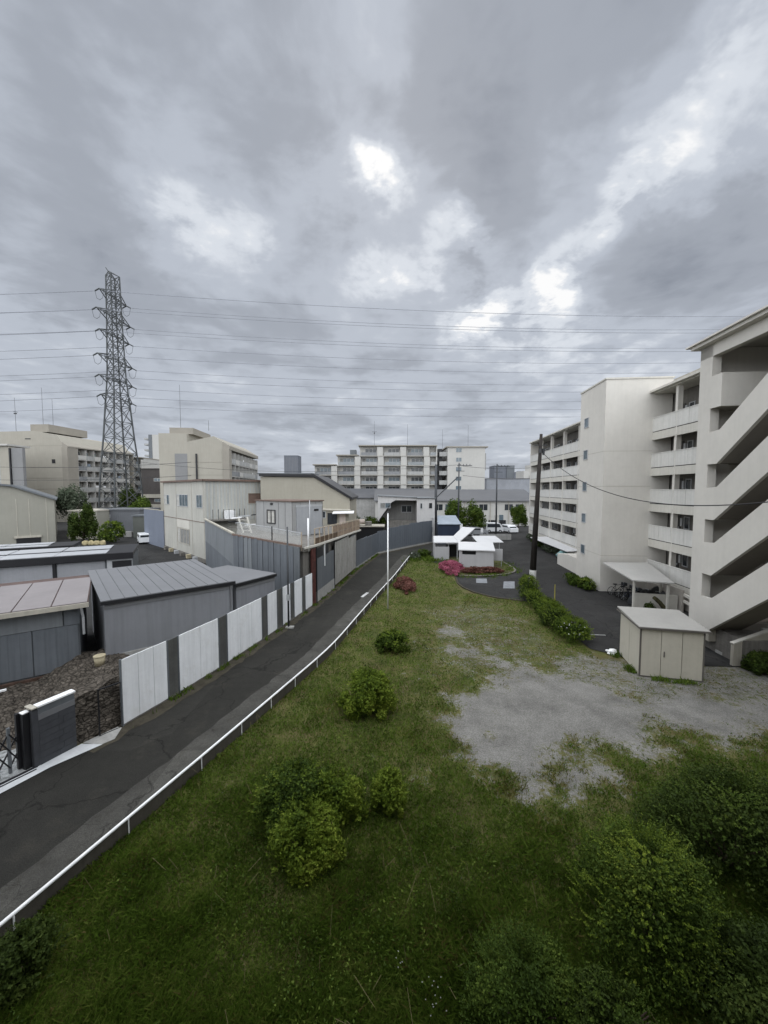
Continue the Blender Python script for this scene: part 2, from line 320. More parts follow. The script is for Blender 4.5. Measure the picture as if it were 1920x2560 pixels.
# window on the face y = y (seen from -y); or on the face x = x when side='x'
def window(par, x, z, w, h, y=0.0, fm=None, gm=None, split=2, cm=None, depth=.06, fr=.06, side='y', name='window'):
    fm = fm or ALU; gm = gm or GLASS
    f = M(); g = M(); c = M()
    a0, a1, z0, z1 = x, x + w, z, z + h
    def bx(mm, p0, p1, d0, d1, q0, q1):
        if side == 'y': mm.box(p0, p1, y - d1, y - d0, q0, q1)
        elif side == 'x': mm.box(y + d0, y + d1, p0, p1, q0, q1)
        else: mm.box(y - d1, y - d0, p0, p1, q0, q1)
    bx(f, a0, a1, .003, depth, z0, z0 + fr); bx(f, a0, a1, .003, depth, z1 - fr, z1)
    bx(f, a0, a0 + fr, .003, depth, z0 + fr, z1 - fr); bx(f, a1 - fr, a1, .003, depth, z0 + fr, z1 - fr)
    for i in range(1, split):
        xx = a0 + w * i / split; bx(f, xx - fr / 2, xx + fr / 2, .003, depth - .01, z0 + fr, z1 - fr)
    F = f.build(name, fm, par)
    bx(g, a0 + fr, a1 - fr, .003, .02, z0 + fr, z1 - fr); g.build('pane', gm, F)
    if cm:
        s = w / max(split, 1); bx(c, a0 + fr + .02, a0 + s - .02, .022, .03, z0 + fr, z1 - fr); c.build('curtain', cm, F)
    return F
# ================================================================ ground
WALL = [(-9.6, -1.0), (-6.66, 7.37), (-6.18, 8.8), (-5.65, 10.2), (-3.22, 17.28), (-2.71, 18.7), (-1.73, 23.3), (-0.58, 28.5), (0.95, 35.0), (2.68, 43.6), (3.6, 48.0)]
HOARD = [(-13.6, -1.0), (-11.3, 8.2), (-9.6, 11.8), (-9.19, 12.88), (-8.6, 14.42), (-7.7, 17.08), (-6.77, 20.45), (-5.17, 26.67), (-4.13, 32.08), (-2.96, 39.48), (-0.88, 48.99), (3.0, 54.0), (8.0, 60.0)]
def offset(pl, d):
    out = []
    for i, p in enumerate(pl):
        a = pl[max(i - 1, 0)]; b = pl[min(i + 1, len(pl) - 1)]; l = dist(a, b)
        out.append((p[0] + (b[1] - a[1]) / l * d, p[1] - (b[0] - a[0]) / l * d))
    return out
def lerp_pl(pl, y):
    for a, b in zip(pl, pl[1:]):
        if a[1] <= y <= b[1]: return a[0] + (b[0] - a[0]) * (y - a[1]) / (b[1] - a[1])
    return pl[-1][0] if y > pl[-1][1] else pl[0][0]
def sheet(name, poly, z, m, kind='structure'):
    me = M(); me.quad(*[(x, y, z) for x, y in poly]); return struct(name, me, m, kind)
g = M(); g.quad((-1500, -400, -.03), (1500, -400, -.03), (1500, 2500, -.03), (-1500, 2500, -.03)); struct('ground', g, ASPH2)
sheet('asphalt_lane', offset(HOARD, -.0)[::1] + [(8.5, 62), (6.5, 50)] + offset(WALL, -.55)[::-1], .020, ASPH)
def band(name, pl, d0, d1, z, m, jag=0.0, seed=1):
    r = random.Random(seed); P = []
    for a, b in zip(pl, pl[1:]):
        n = max(1, int(dist(a, b) / .35))
        for k in range(n): P.append((a[0] + (b[0] - a[0]) * k / n, a[1] + (b[1] - a[1]) * k / n))
    P.append(pl[-1]); A = offset(P, d0); B = offset(P, d1); q = M()
    B = [(x + r.uniform(-jag, jag), y + r.uniform(-jag, jag)) for x, y in B]
    for i in range(len(P) - 1): q.quad((*A[i], z), (*A[i + 1], z), (*B[i + 1], z), (*B[i], z))
    return struct(name, q, m)
band('gutter_strip', [p for p in HOARD if p[1] > 11], .0, .55, .030, DIRT, .10, 3)
band('road_shoulder', WALL, -.02, -1.25, .026, SHLD, .05, 8)
band('shoulder_grit', WALL, -.02, -.34, .031, DIRT, .09, 12)
# gravelled and grassy field
GRAV = [(4.47, 16.8), (5.6, 18.6), (7.66, 17.7), (9.2, 16.0), (12.5, 15.2), (18.0, 15.6), (24, 14.5), (24, 12.6), (13.5, 12.7), (9.45, 11.9), (6.3, 11.2), (5.2, 10.7), (4.2, 10.5), (3.3, 11.0), (2.8, 11.7), (2.7, 12.5), (2.9, 13.5), (3.5, 15.4)]
def sdist(x, y, P):
    d = 1e9; ins = False; n = len(P)
    for i in range(n):
        x0, y0 = P[i]; x1, y1 = P[(i + 1) % n]
        ex, ey = x1 - x0, y1 - y0; t = max(0, min(1, ((x - x0) * ex + (y - y0) * ey) / (ex * ex + ey * ey)))
        d = min(d, math.hypot(x - x0 - t * ex, y - y0 - t * ey))
        if (y0 > y) != (y1 > y) and x < (x1 - x0) * (y - y0) / (y1 - y0) + x0: ins = not ins
    return -d if ins else d
ARM = [(3.4, 21.3), (4.3, 23.2), (5.1, 21.2), (5.9, 18.6), (5.0, 17.0), (4.2, 18.2)]
BARE = [(2.6, 15), (2.2, 19.5), (2.9, 25), (5.2, 28.5), (8.0, 27.5), (9.3, 22), (10.0, 17.5)]
def sm(a, b, x): t = max(0, min(1, (x - a) / (b - a))); return t * t * (3 - 2 * t)
def grassy(x, y):
    n = mn.fractal(Vector((x * .55, y * .55, 1.3)), 1, 2, 4) * .9 + mn.fractal(Vector((x * 1.6, y * 1.6, 5.3)), 1, 2, 3) * .45
    a = sm(-2.3, 2.0, sdist(x, y, GRAV) + n * 1.9)
    b = min(.40 + .60 * sm(-.6, 1.0, sdist(x, y, ARM) + n * 1.4), .70 + .30 * sm(-1.2, 1.2, sdist(x, y, BARE) + n * 1.6))
    c = .42 + .58 * sm(0, 1.2, math.hypot((x - 14) / 6.5, (y - 16.2) / 2.0) - .8 + n * .7)
    return max(0, min(1, min(a, b, c)))
def build_field():
    xs = np.arange(-10.5, 24.01, .16); ys = np.arange(-1.0, 48.6, .16)
    nx, ny = len(xs), len(ys); vs = []; gg = []; dr = []
    for y in ys:
        for x in xs:
            vs.append((x, y, -.012 + .01 * mn.noise(Vector((x * .5, y * .5, 0)))))
            gg.append(grassy(x, y))
    fs = [(j * nx + i, j * nx + i + 1, (j + 1) * nx + i + 1, (j + 1) * nx + i) for j in range(ny - 1) for i in range(nx - 1)]
    me = bpy.data.meshes.new('field'); me.from_pydata(vs, [], fs)
    at = me.attributes.new('turf', 'FLOAT', 'POINT'); at.data.foreach_set('value', gg)
    m = bpy.data.materials.new('field_soil'); m.use_nodes = True; nt = m.node_tree; N = nt.nodes; L = nt.links; b = N['Principled BSDF']
    b.inputs['Roughness'].default_value = .9; b.inputs['Specular IOR Level'].default_value = .25
    tc = N.new('ShaderNodeTexCoord'); v = tc.outputs['Object']
    def nz(sc, det=5, ro=.65):
        n = N.new('ShaderNodeTexNoise'); n.inputs['Scale'].default_value = sc; n.inputs['Detail'].default_value = det; n.inputs['Roughness'].default_value = ro; L.new(v, n.inputs[0]); return n.outputs['Fac']
    def ramp(x, *st):
        r = N.new('ShaderNodeValToRGB'); L.new(x, r.inputs[0]); e = r.color_ramp.elements
        e[0].position, e[0].color = st[0][0], (*st[0][1], 1); e[1].position, e[1].color = st[-1][0], (*st[-1][1], 1)
        for p, c in st[1:-1]: k = e.new(p); k.color = (*c, 1)
        return r.outputs[0]
    at_ = N.new('ShaderNodeAttribute'); at_.attribute_name = 'turf'
    grav = ramp(nz(26, 5, .85), (.30, (.075, .072, .066)), (.5, (.165, .161, .152)), (.70, (.29, .285, .27)))
    turf = ramp(nz(.9, 7, .75), (.30, (.050, .068, .014)), (.5, (.088, .088, .026)), (.68, (.105, .080, .040)))
    a = N.new('ShaderNodeMath'); a.operation = 'MULTIPLY_ADD'; L.new(nz(7, 6, .8), a.inputs[0]); a.inputs[1].default_value = 2.6; L.new(at_.outputs['Fac'], a.inputs[2])
    a2 = N.new('ShaderNodeMath'); a2.operation = 'MULTIPLY_ADD'; L.new(nz(1.7, 4, .6), a2.inputs[0]); a2.inputs[1].default_value = 1.1; L.new(a.outputs[0], a2.inputs[2])
    mr = N.new('ShaderNodeMapRange'); L.new(a2.outputs[0], mr.inputs[0]); mr.inputs[1].default_value = 2.20; mr.inputs[2].default_value = 2.55
    mx = N.new('ShaderNodeMix'); mx.data_type = 'RGBA'; L.new(mr.outputs[0], mx.inputs[0]); L.new(grav, mx.inputs[6]); L.new(turf, mx.inputs[7])
    # damp, muddy tint at the fringe
    big = ramp(nz(.8, 6, .65), (.32, (.68, .67, .66)), (.5, (.95, .94, .92)), (.68, (1.18, 1.17, 1.15)))
    ml = N.new('ShaderNodeMix'); ml.data_type = 'RGBA'; ml.blend_type = 'MULTIPLY'; ml.inputs[0].default_value = 1; L.new(mx.outputs[2], ml.inputs[6]); L.new(big, ml.inputs[7])
    L.new(ml.outputs[2], b.inputs['Base Color'])
    bp = N.new('ShaderNodeBump'); bp.inputs['Strength'].default_value = .7; bp.inputs['Distance'].default_value = .03; L.new(nz(30, 5, .8), bp.inputs['Height']); L.new(bp.outputs[0], b.inputs['Normal'])
    me.materials.append(m); o = bpy.data.objects.new('field', me); COL.objects.link(o); tag(o, None, None, None, 'structure')
build_field()
# asphalt yard to the right, between the field and the flats
YARD = [(7.32, 30.57), (6.75, 32.0), (6.59, 33.42), (6.9, 36.2), (7.1, 40.0), (4.2, 47.2), (6.5, 50), (8.5, 62), (8.5, 130), (90, 130), (90, 17.3), (17.2, 17.5), (13.9, 17.7), (11.9, 18.5), (10.75, 19.6), (10.75, 27.7), (10.42, 28.15), (8.81, 28.91)]
sheet('car_park_road', YARD, .022, ASPH2)
# kerb line along field edge
def kerb(name, pl, w, h, m, z=0.0):
    q = M()
    A = pl; B = offset(pl, w)
    for i in range(len(pl) - 1): q.prism([A[i], A[i + 1], B[i + 1], B[i]], z, z + h)
    return struct(name, q, m)
kerb('field_kerb', [(6.9, 36.2), (6.6, 33.42), (6.8, 32.0), (7.35, 30.6), (8.1, 29.6), (8.81, 28.95), (10.42, 28.2)], .16, .08, DIRT)
# planted island in front of the white shelters
ISL = [(7.2, 36.25), (8.86, 35.94), (10.4, 36.25), (11.9, 36.86), (13.0, 37.75), (13.5, 38.8), (13.7, 40.3), (13.6, 43.0), (14.2, 46.5), (7.3, 46.5)]
q = M(); q.prism(ISL, .0, .10); struct('island_bed', q, mat('island_turf', (.07, .068, .03), .95, .4, 2.0, 0, .6, 30))
kerb('island_kerb', ISL[:8][::-1], .16, .14, CONCD)
for i, (P, lb) in enumerate((([(8.59, 35.35), (9.55, 35.30), (9.15, 33.6), (8.2, 33.7)], 0), ([(10.8, 34.22), (11.78, 34.2), (10.95, 31.75), (10.0, 31.8)], 0))):
    q = M(); q.quad(*[(x, y, .030 + .002 * i) for x, y in P]); struct('painted_patch', q, mat('worn_paint_%s' % 'ab'[i], (.19, .20, .215), .8, .25, 3, 0, .2, 40, stain=(.08, .08, .08), stain_amt=.5))
q = M(); q.quad((-1.82, 29.2, .034), (-1.6, 29.1, .034), (-1.2, 30.4, .034), (-1.42, 30.5, .034)); struct('road_marking', q, mat('worn_road_paint', (.45, .45, .44), .8, .3, 4, stain=(.07, .07, .07), stain_amt=.8))
q = M(); q.bar((10.95, 21.6, .03), (12.6, 21.4, .03), .10, .02); struct('parking_line', q, mat('worn_line', (.26, .26, .25), .9, .3, 3))
# pale concrete apron, threshold and gutter on the left
sheet('concrete_apron', [(-9.15, 12.02), (-9.85, 12.05), (-10.32, 11.1), (-10.6, 10.6), (-12.4, 7.6), (-13.2, 5), (-11.6, 5), (-10.9, 8.5), (-10.45, 10.0), (-9.95, 11.0)], .036, APRON)
sheet('gravel_court', [(-10.4, 11.0), (-10.6, 10.6), (-12.4, 7.6), (-17, 7), (-17, 12.5), (-11, 12.5)], .030, mat('pale_chippings', (.30, .31, .31), .95, .5, 6, 0, .9, 30, stain=(.05, .05, .045), stain_amt=.9))
q = M(); q.bar((-10.36, 11.02, .05), (-12.6, 7.1, .05), .07, .03); struct('gate_channel', q, BK)
q = M(); q.bar((-10.28, 10.90, .048), (-12.45, 7.1, .048), .03, .02); struct('gate_rail_groove', q, BK)
sheet('door_threshold', [(-9.12, 12.9), (-9.3, 12.95), (-9.85, 12.1), (-9.2, 12.0), (-8.95, 12.3)], .033, CONC)
# rubble bank under the sheds
def rubble():
    F = [(-9.22, 13.15), (-9.5, 12.62), (-9.9, 12.2), (-10.3, 11.75), (-11.0, 12.0), (-12.2, 11.4), (-14.5, 10.6), (-18.5, 9.0)]
    Bk = [(-10.0, 15.6), (-11.3, 16.6), (-12.6, 17.2), (-13.6, 17.0), (-14.5, 16.2), (-15.6, 15.2), (-17.0, 14.0), (-20.5, 11.0)]
    nu, nv = 150, 60; v = []
    for i in range(nu + 1):
        t = i / nu * (len(F) - 1); k = min(int(t), len(F) - 2); f = t - k
        a = Vector(F[k]).lerp(Vector(F[k + 1]), f); b = Vector(Bk[k]).lerp(Vector(Bk[k + 1]), f)
        for j in range(nv + 1):
            s = j / nv; p = a.lerp(b, s)
            lo = 1 - .60 * sm(.45, .62, i / nu); h = (.55 * sm(0, .2, s) + .40 * sm(.1, .9, s)) * lo
            n = mn.fractal(Vector((p.x * 2.2, p.y * 2.2, 0)), 1, 2, 4)
            cell = mn.voronoi(Vector((p.x * 2.6, p.y * 2.6, h * 3)))[0]; h += (cell[1] - cell[0]) * .16 * sm(0, .1, s) + n * .07
            v.append((p.x + .05 * n, p.y, max(h, 0) if s > 0 else -.02))
    q = M(); q.v = v; q.f = [(i * (nv + 1) + j, (i + 1) * (nv + 1) + j, (i + 1) * (nv + 1) + j + 1, i * (nv + 1) + j + 1) for i in range(nu) for j in range(nv)]; q.m = [0] * len(q.f)
    return struct('rubble_bank', q, STONE)
rubble()
# ================================================================ vegetation
def leaf_cloud(lobes, n, size, flat=.45, seed=0, shell=.35, hang=0.0):
    """lobes: (cx,cy,cz,rx,ry,rz); returns quads spread through the outer part of every lobe"""
    r = np.random.default_rng(seed); L = np.array(lobes, float)
    wgt = (L[:, 3] * L[:, 4]) ** .8; wgt /= wgt.sum()
    k = r.choice(len(L), n, p=wgt); d = r.normal(size=(n, 3)); d /= np.linalg.norm(d, axis=1)[:, None]
    rad = 1 - shell * r.random(n) ** 1.6 + .07 * r.normal(size=n); c = L[k, :3] + d * L[k, 3:6] * rad[:, None]
    nor = d + r.normal(size=(n, 3)) * .65; nor /= np.linalg.norm(nor, axis=1)[:, None]
    t = np.cross(nor, r.normal(size=(n, 3))); t /= np.linalg.norm(t, axis=1)[:, None]; b = np.cross(nor, t)
    s = size * (.45 + 1.1 * r.random(n) ** 1.5)[:, None]
    p0 = c - t * s; p1 = c + b * s * flat; p2 = c + t * s; p3 = c - b * s * flat
    keep = c[:, 2] > .02
    V = np.stack([p0, p1, p2, p3], 1)[keep].reshape(-1, 3); V[:, 2] = np.maximum(V[:, 2], .01)
    return V
def mesh_np(name, V, per, mats, parent=None, V2=None, m2=None):
    n1 = len(V) // per
    if V2 is not None: V = np.concatenate([V, V2])
    V = np.asarray(V, dtype=np.float32); nf = len(V) // per
    me = bpy.data.meshes.new(name); me.vertices.add(len(V)); me.vertices.foreach_set('co', V.ravel())
    me.loops.add(len(V)); me.loops.foreach_set('vertex_index', np.arange(len(V), dtype=np.int32))
    me.polygons.add(nf); me.polygons.foreach_set('loop_start', np.arange(0, len(V), per, dtype=np.int32))
    me.polygons.foreach_set('loop_total', np.full(nf, per, dtype=np.int32))
    me.update(calc_edges=True); me.materials.append(mats)
    if V2 is not None: me.materials.append(m2); me.polygons.foreach_set('material_index', np.r_[np.zeros(n1, np.int32), np.ones(nf - n1, np.int32)])
    o = bpy.data.objects.new(name, me); COL.objects.link(o)
    if parent: o.parent = parent
    return o
def lobes_of(rx, ry, h, k, seed, low=.12, spiky=0.0):
    r = random.Random(seed); out = [(0, 0, h * .36, rx * .62, ry * .62, h * .40)]; k = int(k * 1.5)
    for i in range(k):
        a = r.uniform(0, 6.283); e = r.random() ** .8; q = r.uniform(.12, .38)
        x = math.cos(a) * rx * (1 - q * .8) * math.sqrt(1 - e * e * .8); y = math.sin(a) * ry * (1 - q * .8) * math.sqrt(1 - e * e * .8)
        z = h * (low + (1 - low - q * .55) * e) + spiky * r.random() * h * .1
        out.append((x, y, z, rx * q * r.uniform(.8, 1.3), ry * q * r.uniform(.8, 1.3), h * q * r.uniform(.6, 1.1)))
    return out
def bush(label, loc, rx, ry, h, n, size, m, seed, k=16, group=None, cat='bush', name='bush', parts=True, shell=.4, sprigs=0, m2=None):
    t = thing(name, label, cat, loc, 0, group); lb = lobes_of(rx, ry, h, k, seed)
    base = leaf_cloud(lb, n, size, .5, seed, shell); s = M(); r = random.Random(seed)
    for i in range(7):
        a = r.uniform(0, 6.28); s.tube([(0, 0, 0), (math.cos(a) * rx * .35, math.sin(a) * ry * .35, h * .4), (math.cos(a) * rx * .7, math.sin(a) * ry * .7, h * .72)], .03, .008, 5)
    s.build('stem', BARK, t)
    if sprigs:
        s = []; rr = np.random.default_rng(seed)
        for i in range(sprigs * 5):
            a = r.uniform(0, 6.28); q = r.uniform(.1, .97); b = Vector((math.cos(a) * rx * q, math.sin(a) * ry * q, h * math.sqrt(max(.05, 1 - q * q)) * .95))
            d = Vector((math.cos(a) * .6, math.sin(a) * .6, r.uniform(.5, 1.2))).normalized(); ln = r.uniform(.12, .42) * min(rx, 1.1)
            for j in range(14):
                c = b + d * ln * j / 14 + Vector((0, 0, -.25 * ln * (j / 14) ** 2)); w = d.cross(Vector((r.gauss(0, 1), r.gauss(0, 1), r.gauss(0, 1)))).normalized()
                u = (w + d * .6).normalized() * size * r.uniform(.8, 1.6); x = u.cross(d).normalized() * size * .4
                s += [c, c + u * .5 + x, c + u, c + u * .5 - x]
        mesh_np('foliage', base, 4, m, t, np.array([tuple(p) for p in s]), m2 or m)
    else: mesh_np('foliage', base, 4, m, t)
    return t
def tree(label, loc, rx, ry, z0, z1, n, size, m, seed, k=18, group=None, kind='tree', trunk_r=.14, leafcat='tree'):
    t = thing(kind, label, leafcat, loc, 0, group); h = z1 - z0
    lb = [(x, y, z + z0, a, b, c) for x, y, z, a, b, c in lobes_of(rx, ry, h, k, seed, .08)]
    mesh_np('crown', leaf_cloud(lb, n, size, .55, seed, .6), 4, m, t)
    s = M(); r = random.Random(seed); s.tube([(0, 0, 0), (.04, .03, z0 * .7), (0, .05, z0 + h * .55)], trunk_r, trunk_r * .35, 8)
    for i in range(7):
        a = r.uniform(0, 6.28); zz = z0 * .8 + h * r.uniform(.0, .3); s.tube([(0, 0, zz), (math.cos(a) * rx * .4, math.sin(a) * ry * .4, zz + h * .2), (math.cos(a) * rx * .75, math.sin(a) * ry * .75, zz + h * .38)], trunk_r * .45, .02, 5)
    s.build('trunk', BARK, t, True); return t
def grass():
    r = np.random.default_rng(3); V = []
    wx = np.array([p[0] for p in WALL]); wy = np.array([p[1] for p in WALL])
    n = 900000; t = r.random(n); y = 3.8 * (47.4 / 3.8) ** (t ** .92)        # more and finer blades nearby
    x = (r.random(n) * 2 - 1) * (y * 1.12 + 1.5); left = np.interp(y, wy, wx) + .03; k = (x > left) & (r.random(n) < np.clip(1.0, 0, 1))
    k &= ~((x > 10.55) & (y > 18.3)) & ~((x > 12.4) & (y > 17.4)) & ~((x > 11.3) & (x < 14.2) & (y > 16.3) & (y < 19)) & ~((x > 6.4) & (y > 30.2)) & ~((x > 8.0) & (y > 29)) & (y < 47.2)
    x, y = x[k], y[k]; gidx = np.array([grassy(a, b) for a, b in zip(x, y)]); n2 = np.array([mn.fractal(Vector((a * .7, b * .7, 9)), 1, 2, 3) for a, b in zip(x, y)]); n3 = np.array([mn.noise(Vector((a * 4, b * 4, 3))) for a, b in zip(x, y)])
    k = r.random(len(x)) < np.clip((gidx - .30 + n3 * .35) * 1.6, .0, 1) ** 1.4; x, y, n2, gidx = x[k], y[k], n2[k], gidx[k]
    n = len(x); a = r.uniform(0, 6.283, n); h = np.interp(y, [4, 7, 12, 18, 30, 47], [.15, .115, .075, .06, .06, .09]) * (.5 + .8 * r.random(n)) * (1 + .6 * n2) * (.45 + .55 * gidx)
    lean = r.normal(size=(n, 2)) * .5; w = np.interp(y, [4, 8, 14, 22, 47], [.0050, .0075, .011, .016, .032]) * (.6 + .8 * r.random(n))
    bx = np.stack([x, y, np.zeros(n)], 1); s = np.stack([np.cos(a) * w, np.sin(a) * w, np.zeros(n)], 1)
    mid = bx + np.stack([lean[:, 0] * h * .35, lean[:, 1] * h * .35, h * .6], 1); tip = bx + np.stack([lean[:, 0] * h * 1.1, lean[:, 1] * h * 1.1, h * .98], 1)
    Q = np.stack([bx - s, bx + s, mid + s * .7, tip], 1); dry = r.random(n) < np.clip(.90 - gidx + .50 * n2, .04, .9)
    o = mesh_np('dry_grass', Q[dry].reshape(-1, 3), 4, GRASSD); tag(o, 'yellowish worn grass thinning out toward the gravel', None, None, 'stuff'); V.append(Q[~dry].reshape(-1, 3))
    n = 900; y = r.uniform(4.5, 18, n); x = (r.random(n) * 2 - 1) * (y * 1.1); k = (x > np.interp(y, wy, wx) + .1) & (x < 9); x, y = x[k], y[k]; k = np.array([grassy(a, b) > .7 and mn.noise(Vector((a * .6, b * .6, 4))) > -.05 for a, b in zip(x, y)]); x, y = x[k], y[k]; n = len(x); h = r.uniform(.22, .48, n); a = r.uniform(0, 6.28, n); lean = r.normal(size=(n, 2)) * .45; w = .0022 + .0004 * y
    bx = np.stack([x, y, a * 0], 1); s = np.stack([np.cos(a) * w, np.sin(a) * w, a * 0], 1); tp = bx + np.stack([lean[:, 0] * h, lean[:, 1] * h, h], 1)
    o = mesh_np('dry_stalks', np.stack([bx - s, bx + s, tp + s, tp - s], 1).reshape(-1, 3), 4, STALK); tag(o, 'pale dead stalks standing among the grass', None, None, 'stuff')
    n = 60000; y = 4 * 5.5 ** r.random(n); x = (r.random(n) * 2 - 1) * (y * 1.12 + 1); k = (x > np.interp(y, wy, wx) + .15) & (x < 10); x, y = x[k], y[k]; k = np.array([grassy(a, b) > .8 and mn.fractal(Vector((a * .55, b * .55, 14)), 1, 2, 3) > .12 for a, b in zip(x, y)]); x, y = x[k], y[k]; n = len(x); c = np.stack([x, y, r.uniform(.04, .22, n)], 1); t1 = r.normal(size=(n, 3)); t1 /= np.linalg.norm(t1, axis=1)[:, None]; t2 = np.cross(t1, r.normal(size=(n, 3))); t2 /= np.linalg.norm(t2, axis=1)[:, None]; sz = (.012 + .0016 * y)[:, None] * (.6 + .9 * r.random(n))[:, None]
    o = mesh_np('broadleaf_weeds', np.stack([c - t1 * sz, c + t2 * sz * .6, c + t1 * sz, c - t2 * sz * .6], 1).reshape(-1, 3), 4, LEAF); tag(o, 'patches of low broad leafed weeds in the grass', None, None, 'stuff')
    o = mesh_np('grass', np.concatenate(V), 4, GRASSM); tag(o, 'rough green grass covering the field beside the lane', None, None, 'stuff')
grass()
# weeds at the foot of hoarding, walls and shed
def weeds(pl, dens, h, seed, m, lab, spread=.15):
    r = np.random.default_rng(seed); P = []
    for a, b in zip(pl, pl[1:]):
        n = int(dist(a, b) * dens); t = r.random(n); P.append(np.stack([a[0] + (b[0] - a[0]) * t + r.normal(size=n) * spread, a[1] + (b[1] - a[1]) * t + r.normal(size=n) * spread], 1))
    P = np.concatenate(P); c = np.array([mn.noise(Vector((x * 1.3, y * 1.3, seed))) for x, y in P]); P = P[c > .0]; n = len(P)
    a = r.uniform(0, 6.28, n); hh = h * (.4 + r.random(n)); w = .018
    b = np.stack([P[:, 0], P[:, 1], np.full(n, .02)], 1); s = np.stack([np.cos(a) * w, np.sin(a) * w, a * 0], 1); ln = r.normal(size=(n, 2)) * .4
    mid = b + np.stack([ln[:, 0] * hh * .4, ln[:, 1] * hh * .4, hh * .6], 1); tip = b + np.stack([ln[:, 0] * hh, ln[:, 1] * hh, hh], 1)
    o = mesh_np('weeds', np.stack([b - s, b + s, mid + s * .8, tip], 1).reshape(-1, 3), 4, m); tag(o, lab, None, None, 'stuff')
weeds(offset([p for p in HOARD if 12.5 < p[1] < 50], .16), 110, .16, 5, GRASSM, 'straggling weeds along the foot of the white hoarding', .10)
weeds([(11.75, 19.1), (11.2, 18.0), (11.35, 16.55), (12.6, 16.1), (13.9, 15.95)], 260, .16, 9, GRASSM, 'weeds round the foot of the cream storage shed', .12)
weeds([(7.2, 36.4), (10.4, 36.4), (13.3, 38.8), (13.4, 43)], 260, .22, 11, GRASSM, 'long grass on the kerbed island', .5)
weeds([(2.9, 43.5), (4.5, 46), (6.0, 45.2), (5.6, 43)], 260, .35, 15, GRASSM, 'tall weeds beside the small white shelter wall', .5)

FB = 'clipped bushes growing in the grass field'
bush('small low green bush farthest along the field, nearest the white lamp pole', (.42, 19.5), .92, .8, .95, 7000, .05, LEAF, 21, 16, FB, sprigs=18, m2=LEAFB)
bush('round bright green bush in the middle of the field', (-.62, 14.0), 1.08, .95, 1.35, 20000, .042, LEAFB, 22, 24, FB, sprigs=30)
bush('broad lobed bush in the grass with a dark hollow at its centre', (-2.15, 9.15), 1.15, .85, 1.35, 24000, .034, LEAF, 23, 22, FB, sprigs=40, m2=LEAFB)
bush('bright green lopsided bush leaning out of the broad dark bush toward the viewer', (-1.75, 8.15), .85, .65, 1.25, 17000, .032, LEAFB, 24, 18, FB, sprigs=30)
bush('bright crown of leaves on the right flank of the broad lobed bush', (-1.15, 9.1), .7, .6, 1.3, 11000, .034, LEAFB, 26, 14, FB, sprigs=25)
bush('small upright bush just right of the broad lobed bush', (.12, 9.45), .48, .44, 1.05, 9000, .032, LEAFB, 25, 12, FB, sprigs=20)
RB = 'large shrubs at the near right corner of the field'
bush('tall pointed shrub with arching shoots in the near right corner', (4.7, 6.5), 1.25, 1.1, 2.05, 52000, .024, LEAF, 31, 34, RB, sprigs=110, m2=LEAFB, shell=.6)
bush('wide dark mounded shrub behind the pointed shrub at the right edge', (7.6, 8.0), 1.9, 1.4, 1.85, 50000, .030, LEAFD, 32, 38, RB, sprigs=110, m2=LEAF, shell=.6)
bush('low feathery shrub in front of the pointed shrub near the bottom edge', (2.15, 5.5), .95, .8, 1.2, 34000, .020, LEAF, 33, 26, RB, sprigs=90, m2=LEAF, shell=.7)
bush('shadowed shrub cut off by the bottom right corner', (5.9, 5.2), 1.3, 1.1, 1.35, 26000, .028, LEAFD, 34, 22, RB, sprigs=50, m2=LEAFD)
bush('small dark shrub filling the gap behind the low feathery shrub', (3.3, 5.2), .8, .6, .9, 16000, .024, LEAFD, 36, 16, RB, sprigs=40, m2=LEAF)
bush('dark tuft of leaves at the bottom left corner beside the rail', (-6.15, 6.1), .55, .55, .75, 9000, .032, LEAFD, 35, 10, None, sprigs=30)
HB = 'low shrubs lining the yard edge by the dark pole'
for i, (x, y, a, b, h, lab, mm) in enumerate(((11.0, 29.2, .7, .9, 1.3, 'tallest shrub of the row, at the foot of the dark pole', LEAF), (11.0, 27.4, .75, 1.1, .95, 'second shrub from the dark pole in the row beside the yard', LEAFD),
        (10.9, 25.2, .8, 1.2, 1.0, 'middle shrub of the row beside the yard', LEAF), (10.75, 23.0, .8, 1.2, 1.05, 'fourth shrub from the dark pole in the row beside the yard', LEAFD), (10.55, 21.0, .8, 1.0, .95, 'last shrub of the row, dotted with pale flowers, nearest the cream shed', LEAF))):
    bush(lab, (x - .1 + (.25, -.1, .2, -.15, .1)[i], y), a * 1.15, b * 1.3, h * (1.3, 1.0, .9, 1.1, 1.15)[i], 7000, .042, mm, 40 + i, 22, HB, sprigs=60, m2=LEAFB, shell=.8)
bush('low green hedge plant at the foot of the wide concrete tower', (16.6, 33.4), .55, 1.5, .85, 3600, .06, LEAF, 51, 12, None, sprigs=20)
bush('low green plant at the corner of the concrete tower', (16.8, 31.4), .6, 1.0, .95, 3600, .06, LEAF, 52, 12, None, sprigs=20, m2=LEAFB)
bush('dark green shrub by the steps at the right edge', (17.1, 17.0), .62, .6, .9, 8000, .045, LEAFD, 53, 14, None, sprigs=20, m2=LEAF)
AZ = 'azalea clumps in the grass'
bush('large bright pink azalea clump left of the white shelters', (7.0, 39.0), 1.35, 3.2, .75, 9000, .07, FLOW, 60, 18, AZ, cat='azalea', name='azalea')
bush('long reddish brown azalea hedge in front of the white shelter wall', (9.6, 37.4), 2.1, .75, .75, 6500, .07, FLOWB, 61, 16, AZ, cat='azalea', name='azalea')
bush('faded pinkish azalea clump beside the white lamp pole', (1.75, 32.4), .95, 2.6, .6, 5500, .07, FLOWB, 62, 14, AZ, cat='azalea', name='azalea')
